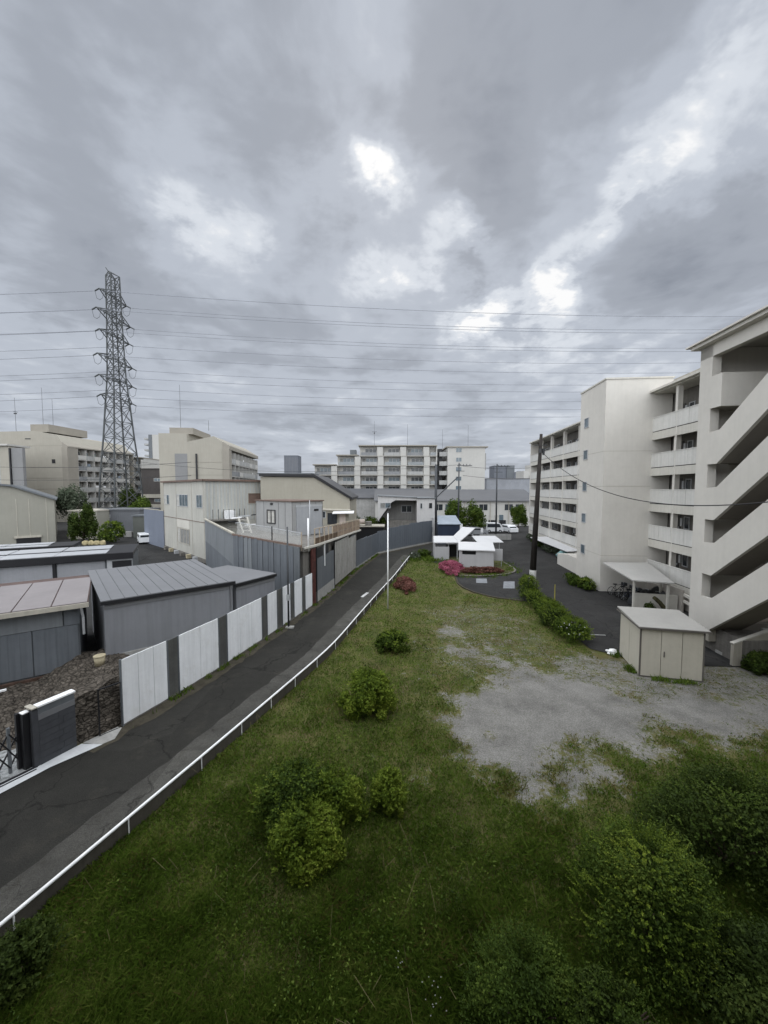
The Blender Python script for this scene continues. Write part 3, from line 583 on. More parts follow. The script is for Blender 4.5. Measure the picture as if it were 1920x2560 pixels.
bush('grey twiggy shrub at the end of the low wall', (3.6, 45.3), .8, .8, 1.0, 1500, .06, LEAFG, 63, 8)
bush('dark weedy shrub between the lane and the shelters', (4.9, 46.2), 1.0, .8, 1.1, 3000, .07, LEAF, 64, 10)
# white flowers in the yard shrubs and near the bottom edge
def flowers(lab, pts, s):
    q = M()
    for x, y, z in pts:
        for k in range(3):
            a = k * 1.05 + x * 7; q.quad((x - s * math.cos(a), y - s * math.sin(a), z), (x, y, z - s * .5), (x + s * math.cos(a), y + s * math.sin(a), z + s * .3), (x, y, z + s))
    o = q.build('white_blossoms', WHITEP); tag(o, lab, None, None, 'stuff')
rr = random.Random(5)
flowers('pale blossoms dotted over the last yard shrub', [(10.4 + rr.uniform(-.6, .4), 20.6 + rr.uniform(-.7, .7), .75 + rr.uniform(-.2, .3)) for i in range(26)], .035)
flowers('white blossoms low in the grass near the bottom edge', [(.68 + i * .018 + rr.uniform(-.08, .08), 5.55 + rr.uniform(-.15, .3), .3 + rr.uniform(-.1, .12)) for i in range(14)], .014)
flowers('white blossoms on stalks left of the feathery shrub', [(.25 + rr.uniform(-.06, .06), 6.05 + rr.uniform(-.1, .1), .3 + rr.uniform(-.05, .1)) for i in range(5)], .014)
# trees
tree('dark green tree beside the beige warehouse on the left', (-47.3, 60), 2.0, 1.9, .8, 6.0, 9000, .16, LEAFD, 71, 18)
bush('pale yellowish bush at the foot of the dark tree by the warehouse', (-42.8, 60), 2.0, 1.6, 3.4, 4200, .13, LEAF, 72, 12, sprigs=20, m2=LEAFB)
tree('round green tree between the grey wall and the blue grey fence', (-47.3, 75), 2.7, 2.5, 1.2, 6.6, 8000, .18, LEAF, 73, 18)
tree('greyish leafed tree behind the beige warehouse roof', (-62.5, 77), 3.2, 2.6, 3.0, 8.8, 5200, .20, LEAFG, 74, 18)
tree('small dark tree in front of the left balcony flats, under the pylon', (-62.5, 95), 3.0, 2.5, 2.0, 9.0, 4000, .2, LEAFD, 75, 14)
tree('spreading green tree in front of the long grey roofed building', (14.9, 74), 4.4, 3.4, .9, 6.2, 11000, .18, LEAF, 76, 22)
tree('neat round tree at the end of the yard road', (26.3, 75), 1.75, 1.7, 1.6, 5.2, 6000, .14, LEAF, 77, 14)
bush('green shrubs showing behind the terrace fence', (-2.0, 62), 3.2, 1.8, 4.2, 4500, .15, LEAF, 78, 12)
bush('shrub behind the terrace between the house and the flats', (-6.0, 63), 2.4, 1.6, 4.6, 3000, .15, LEAFD, 79, 10)
for i, (x, y) in enumerate(((22.6, 56), (21.9, 50), (24.2, 62))):
    bush(('low dark hedge clump by the far end of the right flats', 'low dark hedge clump beside the teal covered bicycle', 'farthest low hedge clump beside the yard road')[i], (x, y), .9, 2.4, 1.1, 2400, .09, LEAFG if i else LEAFD, 80 + i, 10, 'hedge clumps along the far yard road')
# ================================================================ right block of flats
FH = 2.8; FL = [1.6 + FH * i for i in range(5)]
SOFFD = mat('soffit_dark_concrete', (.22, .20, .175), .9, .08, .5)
def right_flats():
    t = along('apartment_block', 'long five storey cream block of flats with open galleries on the right', 'apartment block', (24.32, 64), (19.9, 17))
    LN = 50.5; rt = random.Random(3)
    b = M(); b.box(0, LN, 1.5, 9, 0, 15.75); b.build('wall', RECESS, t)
    b = M(); b.box(-.0, LN, -.02, 9.2, 15.78, 16.0); b.box(0, LN, -.32, -.02, 15.86, 16.02); b.build('roof', CREAM, t)
    b = M(); b.box(31.0, 39.0, 2.8, 6.5, 16.0, 17.1); b.box(30.6, 39.4, 2.4, 6.9, 17.1, 17.3); b.build('roof_housing', CREAM_D, t)
    b = M(); b.box(-.35, .0, -.0, 9.2, 0, 15.9); b.build('end_wall', TOWERM, t)
    for (a, c) in ((.0, 28.6), (33.4, 43.4)):
        for i, z in enumerate(FL):
            s = M(); s.box(a, c, .13, 1.5, z - .18, z); s.box(a, c, .0, .13, z - .62, z - .03); s.build('gallery_beam', CREAM, t)
            s = M(); s.box(a, c, .02, .12, z - .03, z + .03); s.build('shadow_gap', BK, t)
            # panelled parapet
            s = M(); n = int((c - a) / 1.35); w = (c - a) / n
            for k in range(n): s.box(a + k * w + .012, a + (k + 1) * w - .012, -.01, .09, z + .03, z + 1.07)
            s.box(a, c, .01, .08, z + .03, z + 1.05); s.box(a, c, -.04, .12, z + 1.07, z + 1.12); s.build('parapet', GALW, t)
        # posts
        n = 6 if a == 0 else 2
        for k in range(1, n + 1):
            x = a + (c - a) * k / (n + .0) if a == 0 else a + [2.7, 9.9][k - 1]
            if a == 0 and k == n: continue
            if x > c: continue
            s = M(); s.box(x - .16, x + .16, .15, .45, 0, 15.8); s.build('column', TOWERM, t)
            s = M(); s.tube([(x + .28, .02 if a else -.02, .6), (x + .28, .02 if a else -.02, 15.6)], .045, None, 8); s.build('downpipe', TOWERM, t)
    for i, z in enumerate(FL):
        x = 1.0; k = 0
        while x < 48:
            if not (28.0 < x < 33.5):
                if k % 2 == 0:
                    d = M(); d.box(x, x + .85, 1.44, 1.5, z, z + 1.95); D = d.build('door', mat_door, t)
                    h = M(); h.box(x + .70, x + .76, 1.39, 1.44, z + .95, z + 1.08); h.build('handle', ALU, D)
                    window(t, x + 1.25, z + .95, .6, .95, 1.5, ALU, GLASS, 1)
                    m_ = M(); m_.box(x + .95, x + 1.15, 1.38, 1.5, z + 1.15, z + 1.75); m_.build('meter_box', ALU, t)
                    x += 2.3
                else:
                    window(t, x, z + .95, 1.3, 1.0, 1.5, ALU, GLASS, 2, CURT2 if rt.random() < .4 else None); x += 2.0
            else: x += 1
            k += 1
    # wide lift tower
    X0, X1 = 28.8, 33.55
    s = M(); s.box(X0, X1, -3.6, -.0, 0, 17.0); s.box(X0, X1, 0, 1.4, 0, 17.0); T = s.build('lift_tower', TOWERM, t)
    s = M(); s.box(X0 - .06, X1 + .06, -3.66, 1.46, 17.0, 17.12); s.build('coping', CREAM, T)
    for z in (11.35, 8.55, 2.95):
        s = M(); s.box(X0 - .006, X1 + .006, -3.606, .0, z, z + .03); s.build('render_joint', CREAM_D, T)
    for z in FL: 
        w = window(t, X0 + .95, z + .95, .85, .85, -3.6, ALU, GLASSB, 1)
    # stair tower in front of the near end
    C0, C1 = 43.95, 44.8; OY = -3.6
    s = M(); s.box(C0, C1, OY, OY + .42, 1.25, 15.6); s.build('stair_column', TOWERM, t)
    s = M(); s.box(C0, C0 + .22, OY + .42, 0, 1.3, 15.6)
    s.build('stair_side_wall', TOWERM, t)
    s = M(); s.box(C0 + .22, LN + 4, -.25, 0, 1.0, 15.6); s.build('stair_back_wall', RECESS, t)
    s = M(); s.box(C0 - .25, LN + 4, OY - .35, 1.0, 15.62, 15.78); s.box(C0 - .45, LN + 4, OY - .5, 1.0, 15.78, 15.86); s.build('stair_roof', TOWERM, t)
    s = M(); s.box(C0, LN + 4, OY, OY + .3, 15.0, 15.62); s.build('stair_roof_beam', TOWERM, t)
    s = M(); s.box(C0 - .4, C0 + 3, OY + .45, .0, 0, 1.25); s.build('podium', CONCD, t)
    s = M(); s.box(C0 + .1, C1 + .5, OY + .1, OY + .44, .55, 1.24); s.build('footing', CREAM_D, t)
    xs0, run = 45.55, 3.45
    for i, z in enumerate(FL):
        zb, zt = z - .42, z + 1.18
        if i < 4:
            # outer flight wall climbing toward the near end
            s = M(); s.prismY([(C1 - .02, zb), (xs0 - .1, zb), (xs0 + run, zb + FH), (LN + 4, zb + FH), (LN + 4, zt + FH), (xs0 + run - .0, zt + FH), (xs0 + .0, zt + .06), (C1 - .02, zt + .0)], OY - .05, OY + .12)
            s.build('stair_parapet', TOWERM, t)
            s = M(); s.prismY([(C1 - .2, zb + .03), (xs0 - .1, zb + .03), (xs0 + run, zb + FH + .03), (xs0 + run, z + FH - .02), (xs0, z), (C1 - .2, z)], OY + .12, OY + 1.45)
            s.box(C0 + .22, xs0 - .1, OY + 1.45, -.25, zb + .03, z)
            for k in range(15):
                x = xs0 + run * k / 15; s.box(x, x + run / 15, OY + .12, OY + 1.45, z + FH * k / 15 + .09, z + FH * (k + 1) / 15 - .003)
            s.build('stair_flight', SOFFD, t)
        else:
            s = M(); s.box(C1, xs0 + .0, OY - .05, OY + .12, zb - .0, zt + .0); s.box(xs0 - .17, xs0, OY + .12, -.25, zb - .0, zt + .0); s.build('landing_parapet', TOWERM, t)
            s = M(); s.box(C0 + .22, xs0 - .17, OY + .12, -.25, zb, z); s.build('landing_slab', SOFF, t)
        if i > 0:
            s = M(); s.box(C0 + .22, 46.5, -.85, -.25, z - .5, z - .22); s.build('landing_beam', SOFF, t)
            window(t, 46.8, z + 1.0, .9, .8, -.25, ALU, GLASS, 1)
    # ground floor projection, low canopy and cycle shelter wall
    s = M(); s.prismY([(21.8, 0), (28.8, 0), (28.8, 1.55), (24.8, 1.55), (21.8, 1.2)], -2.9, 0); s.build('ground_projection', TOWERM, t)
    s = M(); s.box(8.0, 22.0, -.5, -.02, 0, 1.1); s.build('base_wall', TOWERM, t)
    s = M(); s._add([(9, -2.3, 1.35), (20.5, -1.4, 1.15), (20.5, -.05, 1.28), (9, -.05, 1.5), (9, -2.3, 1.42), (20.5, -1.4, 1.22), (20.5, -.05, 1.35), (9, -.05, 1.57)], [(0, 3, 2, 1), (4, 5, 6, 7), (0, 1, 5, 4), (1, 2, 6, 5), (2, 3, 7, 6), (3, 0, 4, 7)]); s.build('low_canopy', PALEC, t)
    s = M(); s.box(36.5, 38.6, -.5, -.4, .0, 1.5) ; s.box(33.55, 43.9, -.06, .0, 0, .98); s.build('underfloor_wall', SOFF, t)
    s = M(); s.prismY([(36, 1.4), (43.5, .55), (43.5, .72), (36, 1.58)], -.45, -.33); s.prismY([(36, .95), (43.5, .15), (43.5, .32), (36, 1.12)], -.45, -.33); s.build('ramp_rail', CREAM, t)
    return t
mat_door = mat('dark_door', (.05, .048, .045), .6)
right_flats()
# cycle shelter against the tower
def cycle_shelter():
    t = along('cycle_shelter', 'pale lean-to cycle shelter between the concrete tower and the stair tower', 'shelter', (17.55, 30.5), (17.1, 25.9))
    s = M(); s._add([(0, 0, 2.40), (4.6, -.1, 2.05), (5.2, 2.2, 2.05), (0, 3.4, 2.45), (0, 0, 2.48), (4.6, -.1, 2.13), (5.2, 2.2, 2.13), (0, 3.4, 2.53)], [(0, 3, 2, 1), (4, 5, 6, 7), (0, 1, 5, 4), (1, 2, 6, 5), (2, 3, 7, 6), (3, 0, 4, 7)]); s.build('roof', GREYR2, t)
    for x, y in ((4.9, 2.0), (4.4, .1), (2.4, 3.0)):
        s = M(); s.box(x - .06, x + .06, y - .06, y + .06, 0, 2.06); s.build('post', CREAM, t)
    return t
GREYR2 = mat('light_sheet_roof', (.40, .39, .37), .6, .06)
cycle_shelter()
t = along('low_wall', 'low pale concrete wall beside the cycle shelter with a stump leaning on it', 'wall', (17.5, 26.6), (20.1, 25.9))
s = M(); s.box(0, 2.7, 0, .14, 0, 1.05); s.build('wall_panel', CREAM, t)
t = thing('tree_stump', 'bent mossy tree stump leaning against the low pale wall', 'stump', (18.9, 25.6, 0)); s = M(); s.tube([(.5, 0, 0), (.15, .1, .25), (-.1, .15, .6), (-.35, .2, .85), (-.5, .2, .95)], .16, .12, 8); s.build('trunk', mat('mossy_bark', (.06, .055, .03), .95, .4, 5, 0, .8, 20), t, True)
bush('dead dark weeds in front of the low pale wall', (18.1, 25.7), .5, .3, .6, 900, .05, LEAFD, 91, 6)
def bicycle(label, loc, rz, m, group):
    t = thing('bicycle', label, 'bicycle', loc, rz, group)
    for x in (0, 1.05):
        r = .32; w = M(); w.tube([(x + r * math.cos(a * math.pi / 10), 0, r + .01 + r * math.sin(a * math.pi / 10)) for a in range(21)], .02, None, 6); W = w.build('wheel', RUBBER, t)
        sp = M()
        for a in range(8): sp.bar((x, 0, r + .01), (x + .3 * math.cos(a * .785), 0, r + .01 + .3 * math.sin(a * .785)), .008)
        sp.build('spokes', ALU, W)
    f = M()
    for p, q_ in (((0, 0, .33), (.42, 0, .33)), ((.42, 0, .33), (.30, 0, .80)), ((.42, 0, .33), (.9, 0, .78)), ((.30, 0, .75), (.88, 0, .82)), ((.88, 0, .98), (1.05, 0, .33)), ((0, 0, .33), (.31, 0, .74))): f.tube([p, q_], .018, None, 6)
    f.build('frame', m, t)
    f = M(); f.tube([(.80, -.28, 1.0), (.90, -.15, 1.02), (.90, .15, 1.02), (.80, .28, 1.0)], .014, None, 6); f.build('handlebar', ALU, t)
    f = M(); f.prism([(.16, -.09), (.30, -.08), (.46, -.02), (.46, .02), (.30, .08), (.16, .09)], .82, .88); f.build('saddle', RUBBER, t)
    f = M(); f.prism([(.92, -.17), (1.2, -.17), (1.2, .17), (.92, .17)], .72, .95); f.build('basket', STEEL, t)
    return t
BG = 'bicycles parked under the cycle shelter'
for i, (x, y, a, lb) in enumerate(((17.95, 29.9, .1, 'bicycle nearest the concrete tower under the shelter'), (18.1, 29.2, .0, 'second bicycle from the concrete tower under the shelter'), (18.0, 28.4, -.1, 'third bicycle from the concrete tower under the shelter'),
                                   (18.4, 27.7, .15, 'fourth bicycle from the concrete tower under the shelter'), (18.7, 27.1, -.15, 'bicycle nearest the low pale wall under the shelter'))):
    bicycle(lb, (x, y, 0), a, (BK, STEEL, NAVY, BK, STEEL)[i], BG)
DTARP = mat('black_tarp', (.02, .021, .023), .5, .3, 4)
def scooter(label, loc, rz):
    t = thing('covered_scooter', label, 'scooter', loc, rz, 'scooters under dark covers in the cycle shelter'); q = M()
    prof = [(0, .35), (.1, .75), (.5, .82), (.85, .78), (1.1, 1.05), (1.3, 1.12), (1.5, .75), (1.62, .3)]
    rows = [(-.33, .62), (-.26, .25), (-.1, .03), (.1, .03), (.26, .25), (.33, .62)]
    q.v = [(x + .03 * math.sin(9 * y + x * 5), y * (.8 if x in (0, 1.62) else 1), max(.06, z - d * z)) for x, z in prof for y, d in rows]
    q.f = [(i * 6 + j, (i + 1) * 6 + j, (i + 1) * 6 + j + 1, i * 6 + j + 1) for i in range(7) for j in range(5)] + [tuple(range(6)), tuple(range(42, 48))[::-1]]; q.m = [0] * len(q.f); q.build('cover', DTARP, t, True)
    for x in (.25, 1.4): w = M(); w.tube([(x, -.07, .24), (x, .07, .24)], .24, None, 14); w.build('wheel', RUBBER, t)
scooter('dark covered scooter beside the bicycles, nearer the low pale wall', (17.6, 26.95, 0), .35)
scooter('dark covered scooter in the middle of the cycle shelter', (19.2, 28.6, 0), -.2)
scooter('dark covered scooter deep in the shelter against the flats', (19.4, 27.5, 0), .1)
# steps at the right edge
t = thing('entrance_steps', 'concrete entrance steps between two pinkish sloping side walls at the right edge', 'steps', (16.4, 17.7, 0))
s = M()
for k in range(9): s.box(.5 + .28 * k, .5 + .28 * (k + 1), .12, 1.45, 0, .175 * (k + 1))
s.box(3.02, 6, .12, 1.45, 0, 1.6); s.build('steps', CONC, t)
s = M(); s.prismY([(.62, 0), (.62, .95), (.75, 1.02), (2.05, 1.66), (2.05, 2.05), (6, 2.05), (6, 0)], 1.48, 1.62); S = s.build('side_wall', PINK, t)
s = M(); s.bar((.58, 1.55, .98), (2.07, 1.55, 1.70), .2, .06); s.bar((2.0, 1.55, 2.07), (6, 1.55, 2.07), .2, .06); s.build('coping', CREAM, S)
s = M(); s.prismY([(.0, 0), (.0, 1.05), (1.9, 1.75), (6, 1.75), (6, 0)], -.1, .06); S = s.build('side_wall', CREAM_D, t)
s = M(); s.bar((-.04, -.02, 1.08), (1.9, -.02, 1.78), .2, .06); s.build('coping', CREAM, S)
# cream storage shed
def shed():
    t = along('storage_shed', 'small cream panelled storage shed with a flat pale roof on the gravel', 'shed', (11.4, 16.7), (13.75, 16.15))
    W, D, H = 2.42, 2.35, 2.26
    s = M(); s.box(.02, W - .02, .02, D - .02, 0, H - .02); s.build('lining', TRIM, t)
    for k in range(3):
        s = M(); s.box(W * k / 3 + .012, W * (k + 1) / 3 - .012, -.02, .02, .04, H - .04); s.build('wall_panel', SHEDM, t)
    for k in range(2):
        s = M(); s.box(-.02, .02, D * k / 2 + .012, D * (k + 1) / 2 - .012, .04, H - .04); s.build('wall_panel', SHEDM, t)
        s = M(); s.box(W - .02, W + .02, D * k / 2 + .012, D * (k + 1) / 2 - .012, .04, H - .04); s.build('wall_panel', SHEDM, t)
    s = M(); s.box(-.03, .03, -.03, .03, 0, H); s.box(W - .03, W + .03, -.03, .03, 0, H); s.box(-.04, W + .04, -.04, .03, 0, .05); s.build('corner_trim', TRIM, t)
    s = M(); s._add([(-.12, -.14, H - .05), (W + .16, -.14, H - .05), (W + .16, D + .2, H + .06), (-.12, D + .2, H + .06), (-.12, -.14, H + .02), (W + .16, -.14, H + .02), (W + .16, D + .2, H + .13), (-.12, D + .2, H + .13)],
                   [(0, 3, 2, 1), (4, 5, 6, 7), (0, 1, 5, 4), (1, 2, 6, 5), (2, 3, 7, 6), (3, 0, 4, 7)]); s.build('roof', SHEDR, t)
    for x in (.1, .9, 1.55, 2.25): q = M(); q.box(x - .12, x + .12, .02, .2, -.02, .045); q.build('base_block', CONC, t)
    q = M(); q.box(W / 3 + .10, W / 3 + .14, -.05, -.021, .95, 1.2); q.build('handle', TRIM, t)
    q = M(); q.box(.03, W - .03, -.045, -.021, H - .12, H - .08); q.build('door_track', TRIM, t)
    s = M(); s.box(-.14, W + .18, -.165, -.142, H - .07, H + .0); s.box(-.145, -.122, -.14, D + .2, H - .07, H + .0); s.build('gutter_trim', TRIM, t)
shed()
# white bag
t = M(); pr = random.Random(2)
import bmesh
def blob(name, loc, rx, ry, rz_, m, seed, label=None, cat=None, amp=.25, parent=None, sub=3):
    bm = bmesh.new(); bmesh.ops.create_icosphere(bm, subdivisions=sub, radius=1)
    for v in bm.verts:
        n = mn.fractal(v.co * 1.7 + Vector((seed, 0, 0)), 1, 2, 3); c = v.co * (1 + amp * n); v.co = Vector((c.x * rx, c.y * ry, max(c.z, -.55) * rz_ + .55 * rz_))
    me = bpy.data.meshes.new(name); bm.to_mesh(me); bm.free(); me.materials.append(m)
    for p in me.polygons: p.use_smooth = True
    o = bpy.data.objects.new(name, me); COL.objects.link(o); o.location = loc
    if parent: o.parent = parent
    return tag(o, label, cat)
blob('plastic_bag', (11.5, 18.95, .02), .27, .18, .14, WHITEP, 3, 'crumpled white plastic bag lying on the ground left of the cream shed', 'bag', .5)
# utility poles and lamp pole
t = thing('utility_pole', 'thick dark leaning utility pole with a pale painted foot, in the shrubs', 'utility pole', (11.8, 30.1, 0))
s = M(); s.tube([(0, 0, 1.9), (.40, .0, 12.6)], .245, .11, 14); s.build('shaft', WOODP, t, True)
s = M(); s.tube([(-.08, 0, 0), (0, 0, 1.95)], .29, .255, 14); s.build('painted_foot', CONC, t, True)
s = M(); s.bar((.25, -.2, 11.3), (.6, .2, 11.3), .12, .35); s.bar((-.1, 0, 11.75), (.9, .1, 11.75), .07); s.tube([(.66, .1, 11.0), (.66, .1, 11.5)], .09, None, 8); s.build('bracket', STEEL, t)
t = thing('lamp_pole', 'slim white pole standing alone in the grass near the lane', 'pole', (.27, 26.25, 0))
s = M(); s.tube([(0, 0, 0), (0, 0, 6.7)], .055, .045, 10); s.build('shaft', WHITEP, t, True)
s = M(); s.tube([(0, 0, 6.7), (0, 0, 6.82)], .065, .05, 10); s.build('cap', STEEL, t)
t = thing('thin_pole', 'thin dark service pole in front of the white hoarding beside the lane', 'pole', (-5.72, 22.6, 0))
s = M(); s.tube([(0, 0, 0), (0, 0, 6.1)], .055, .045, 10); s.build('shaft', STEEL, t, True)
s = M(); s.box(-.09, .09, -.09, .09, 1.7, 2.05); s.build('junction_box', ALU, t)
s = M(); s.box(-.16, .3, -.16, .16, 0, .1); s.build('foot', CONC, t)
t = thing('yellow_marker', 'tall thin yellow marker stake among the yard shrubs', 'stake', (11.55, 25.6, 0)); s = M(); s.tube([(0, 0, 0), (0, 0, 1.9)], .04, .03, 8); s.build('stake', mat('dull_yellow', (.28, .25, .05), .7), t)
def catenary(p, q, sag, n=40):
    p = Vector(p); q = Vector(q); return [p.lerp(q, i / n) - Vector((0, 0, 4 * sag * (i / n) * (1 - i / n))) for i in range(n + 1)]
def wire(name, label, p, q, sag, r, m, group=None):
    s = M(); s.tube(catenary(p, q, sag), r, None, 5); o = s.build(name, m); return tag(o, label, 'cable', group)
wire('service_cable', 'dark cable sagging from the leaning pole across the right flats', (12.4, 30.1, 11.1), (13.2, 9.2, 8.7), 2.1, .022, WIRED)
def yard_pole(x, y, h, r, label, arm=True, brace=None):
    t = thing('utility_pole', label, 'utility pole', (x, y, 0), 0, 'thin poles at the far end of the yard')
    s = M(); s.tube([(0, 0, 0), (0, 0, h)], r, r * .7, 8); s.build('shaft', STEEL, t, True)
    if arm:
        s = M(); s.bar((-.3, 0, h - .5), (2.4, 0, h - .5), .12); s.bar((-.5, 0, h - 1.5), (1, 0, h - 1.5), .1)
        for k in range(4): s.tube([(.2 + k * .6, 0, h - .45), (.2 + k * .6, 0, h - .2)], .07, None, 6)
        s.build('crossarm', STEEL, t)
    if brace:
        s = M(); s.tube([brace[0], brace[1]], .14, .11, 6); s.build('brace', STEEL, t)
yard_pole(13.8, 71, 13.2, .16, 'thin dark pole with a leaning brace left of the spreading tree', True, ((-8.2, 0, 3.0), (-.2, 0, 10.6)))
yard_pole(20.8, 71, 13.0, .17, 'thin dark pole just right of the spreading tree', True)
yard_pole(32.8, 88 - 3, 10.4, .13, 'thinnest pole in front of the long grey roof near the right flats', False)
yard_pole(8.5, 63, 12.4, .26, 'thick dark pole rising beside the blue shed', False)
wire('service_cable', 'upper thin cable crossing before the central flats toward the braced pole', (-62, 84, 15.5), (14.2, 71, 12.9), 2.2, .03, WIRED, 'overhead cables at the yard end')
wire('service_cable', 'cable running from the braced pole to the right flats', (14.5, 71, 12.6), (36, 71, 13.6), .9, .03, WIRED, 'overhead cables at the yard end')
wire('service_cable', 'lower cable between the yard poles and the right flats', (14.5, 71, 10.9), (36, 71, 11.3), .8, .03, WIRED, 'overhead cables at the yard end')
wire('service_cable', 'cable across the left flats at window height', (-100, 82, 14.2), (-29, 58, 12.4), 1.0, .03, WIRED, 'cables strung across the left flats')
wire('service_cable', 'lower cable across the left flats', (-100, 82, 11.2), (-29, 58, 10.4), .8, .03, WIRED, 'cables strung across the left flats')
# ================================================================ rail on the low wall beside the lane
def rail():
    t = thing('guard_rail', 'long low concrete kerb wall with a white pipe rail beside the lane', 'railing', (-9.6, -1, 0)); o = Vector((9.6, 1.0, 0))
    P = []
    for a, b in zip(WALL, WALL[1:]):
        n = max(1, int(dist(a, b) / .8)); P += [(a[0] + (b[0] - a[0]) * k / n, a[1] + (b[1] - a[1]) * k / n) for k in range(n)]
    P.append(WALL[-1]); P = [(x, y) for x, y in P]
    # smooth a little
    for _ in range(3): P = [P[0]] + [((P[i - 1][0] + 2 * P[i][0] + P[i + 1][0]) / 4, (P[i - 1][1] + 2 * P[i][1] + P[i + 1][1]) / 4) for i in range(1, len(P) - 1)] + [P[-1]]
    A = offset(P, -.10); s = M()
    for i in range(len(P) - 1):
        s.prism([(A[i][0] + o.x, A[i][1] + o.y), (A[i + 1][0] + o.x, A[i + 1][1] + o.y), (P[i + 1][0] + o.x, P[i + 1][1] + o.y), (P[i][0] + o.x, P[i][1] + o.y)], 0, .36)
    s.build('kerb_wall', CONCD2, t)
    R_ = offset(P, -.0); s = M(); s.tube([(x + o.x, y + o.y, .42) for x, y in R_], .036, None, 8); s.build('pipe_rail', WHITEP, t, True)
    acc = 0; nxt = .4; last = P[0]
    for p in P[1:]:
        acc += dist(last, p)
        if acc > nxt:
            s = M(); s.tube([(p[0] + o.x + .02, p[1] + o.y - .01, 0), (p[0] + o.x + .02, p[1] + o.y - .01, .42)], .016, None, 6); s.build('post', WHITEP, t); nxt += 1.9
        last = p
CONCD2 = mat('kerb_concrete', (.075, .068, .057), .9, .2, 1.4, .25, .4, 50)
rail()
# ================================================================ white hoarding beside the lane
def hoarding():
    t = thing('site_hoarding', 'white sheet hoarding with smoked grey strips along the lane', 'hoarding', (-9.19, 12.88, 0)); ox, oy = 9.19, -12.88
    S = [(-9.14, 13.0), (-8.5, 14.71), (-8.33, 15.21), (-7.63, 17.35), (-7.47, 17.92), (-6.71, 20.7), (-6.57, 21.23), (-6.31, 22.26), (-6.15, 22.87), (-5.9, 23.82), (-5.78, 24.32), (-5.5, 25.39), (-5.38, 25.84), (-5.11, 26.9)]
    for i in range(len(S) - 1):
        a, b = S[i], S[i + 1]; L_ = dist(a, b); n = 3 if i in (0, 4) else (2 if i == 2 else 1); white = (i % 2 == 0)
        for k in range(n):
            p = (a[0] + (b[0] - a[0]) * k / n, a[1] + (b[1] - a[1]) * k / n); q_ = (a[0] + (b[0] - a[0]) * (k + 1) / n, a[1] + (b[1] - a[1]) * (k + 1) / n)
            d = Vector((q_[0] - p[0], q_[1] - p[1])).normalized(); nn = Vector((d.y, -d.x)) * .03
            s = M(); e = .006
            if white:
                m_ = max(2, int(dist(p, q_) / .16)); pts = []
                for j in range(m_ + 1):
                    f = j / m_; w = 1 if j % 4 in (0, 1) else .62
                    pts.append((p[0] + d.x * e + (q_[0] - p[0] - 2 * d.x * e) * f + nn.x * w, p[1] + d.y * e + (q_[1] - p[1] - 2 * d.y * e) * f + nn.y * w))
                bk = [(x - nn.x * 1.2, y - nn.y * 1.2) for x, y in pts[::-1]]
                s.prism([(x + ox, y + oy) for x, y in pts + bk], .10, 2.40); s.build('white_panel', WHITE, t)
            else:
                s.prism([(p[0] + ox, p[1] + oy), (q_[0] + ox, q_[1] + oy), (q_[0] + ox - nn.x, q_[1] + oy - nn.y), (p[0] + ox - nn.x, p[1] + oy - nn.y)], .08, 2.38); s.build('smoked_strip', SLAT, t)
        s = M(); s.box(a[0] + ox - .03, a[0] + ox + .03, a[1] + oy - .05, a[1] + oy + .03, 0, 2.42); s.build('fence_post', GREYD, t)
    s = M()
    for i in range(len(S) - 1):
        a, b = S[i], S[i + 1]; s.bar((a[0] + ox - .05, a[1] + oy + .02, .06), (b[0] + ox - .05, b[1] + oy + .02, .06), .12, .12)
    s.build('sill', CONCD, t)
hoarding()
# ================================================================ near left sheds
def flat_shed(nm, label, A, B, D, z0, z1, wm, rm, over=.12, ribs=0, rise=.0, cat='shed', extra=None, dz=0.0):
    t = along(nm, label, cat, A, B); W = dist(A, B)
    s = M(); s._add([(0, 0, z0), (W, 0, z0), (W, D, z0), (0, D, z0), (0, 0, z1), (W, 0, z1), (W, D, z1 + rise), (0, D, z1 + rise)], [(0, 3, 2, 1), (4, 5, 6, 7), (0, 1, 5, 4), (1, 2, 6, 5), (2, 3, 7, 6), (3, 0, 4, 7)]); s.build('wall', wm, t)
    o = over; s = M(); s._add([(-o, -o, z1 + .01), (W + o, -o, z1 + .01), (W + o, D + o, z1 + rise + .01), (-o, D + o, z1 + rise + .01), (-o, -o, z1 + .09), (W + o, -o, z1 + .09), (W + o, D + o, z1 + rise + .09), (-o, D + o, z1 + rise + .09)], [(0, 3, 2, 1), (4, 5, 6, 7), (0, 1, 5, 4), (1, 2, 6, 5), (2, 3, 7, 6), (3, 0, 4, 7)])
    rb = M()
    for k in range(ribs):
        x = W * (k + .5) / ribs; rb.bar((x, -o, z1 + .10), (x, D + o, z1 + rise + .10), .02, .02)
    R_ = s.build('roof', rm, t)
    if ribs: rb.build('seam', SEAM, R_)
    s = M(); s.box(-o - .02, W + o, -o - .03, -o - .003, z1 - .10, z1 + .05); s.build('gutter', BK, t)
    s = M(); s.box(-.02, W + .02, -.035, -.004, z1 - .32, z1 - .16); s.build('eaves_band', GREYR, t)
    return t, W, D
SEAM = mat('roof_seam', (.12, .125, .13), .6)
A_ = flat_shed('steel_shed', 'grey steel shed with a ribbed flat grey roof behind the white hoarding', (-12.3, 16.6), (-8.1, 20.25), 7.4, .0, 3.36, GREYW, GREYR, ribs=11, rise=.12)
t = A_[0]
s = M(); s.box(-.05, 5.6, -.045, -.005, .0, .92); s.build('base_course', CONC, t)
s = M(); s.tube([(5.45, -.06, .9), (5.45, -.06, 3.2)], .035, None, 8); s.build('downpipe', GREYR, t)
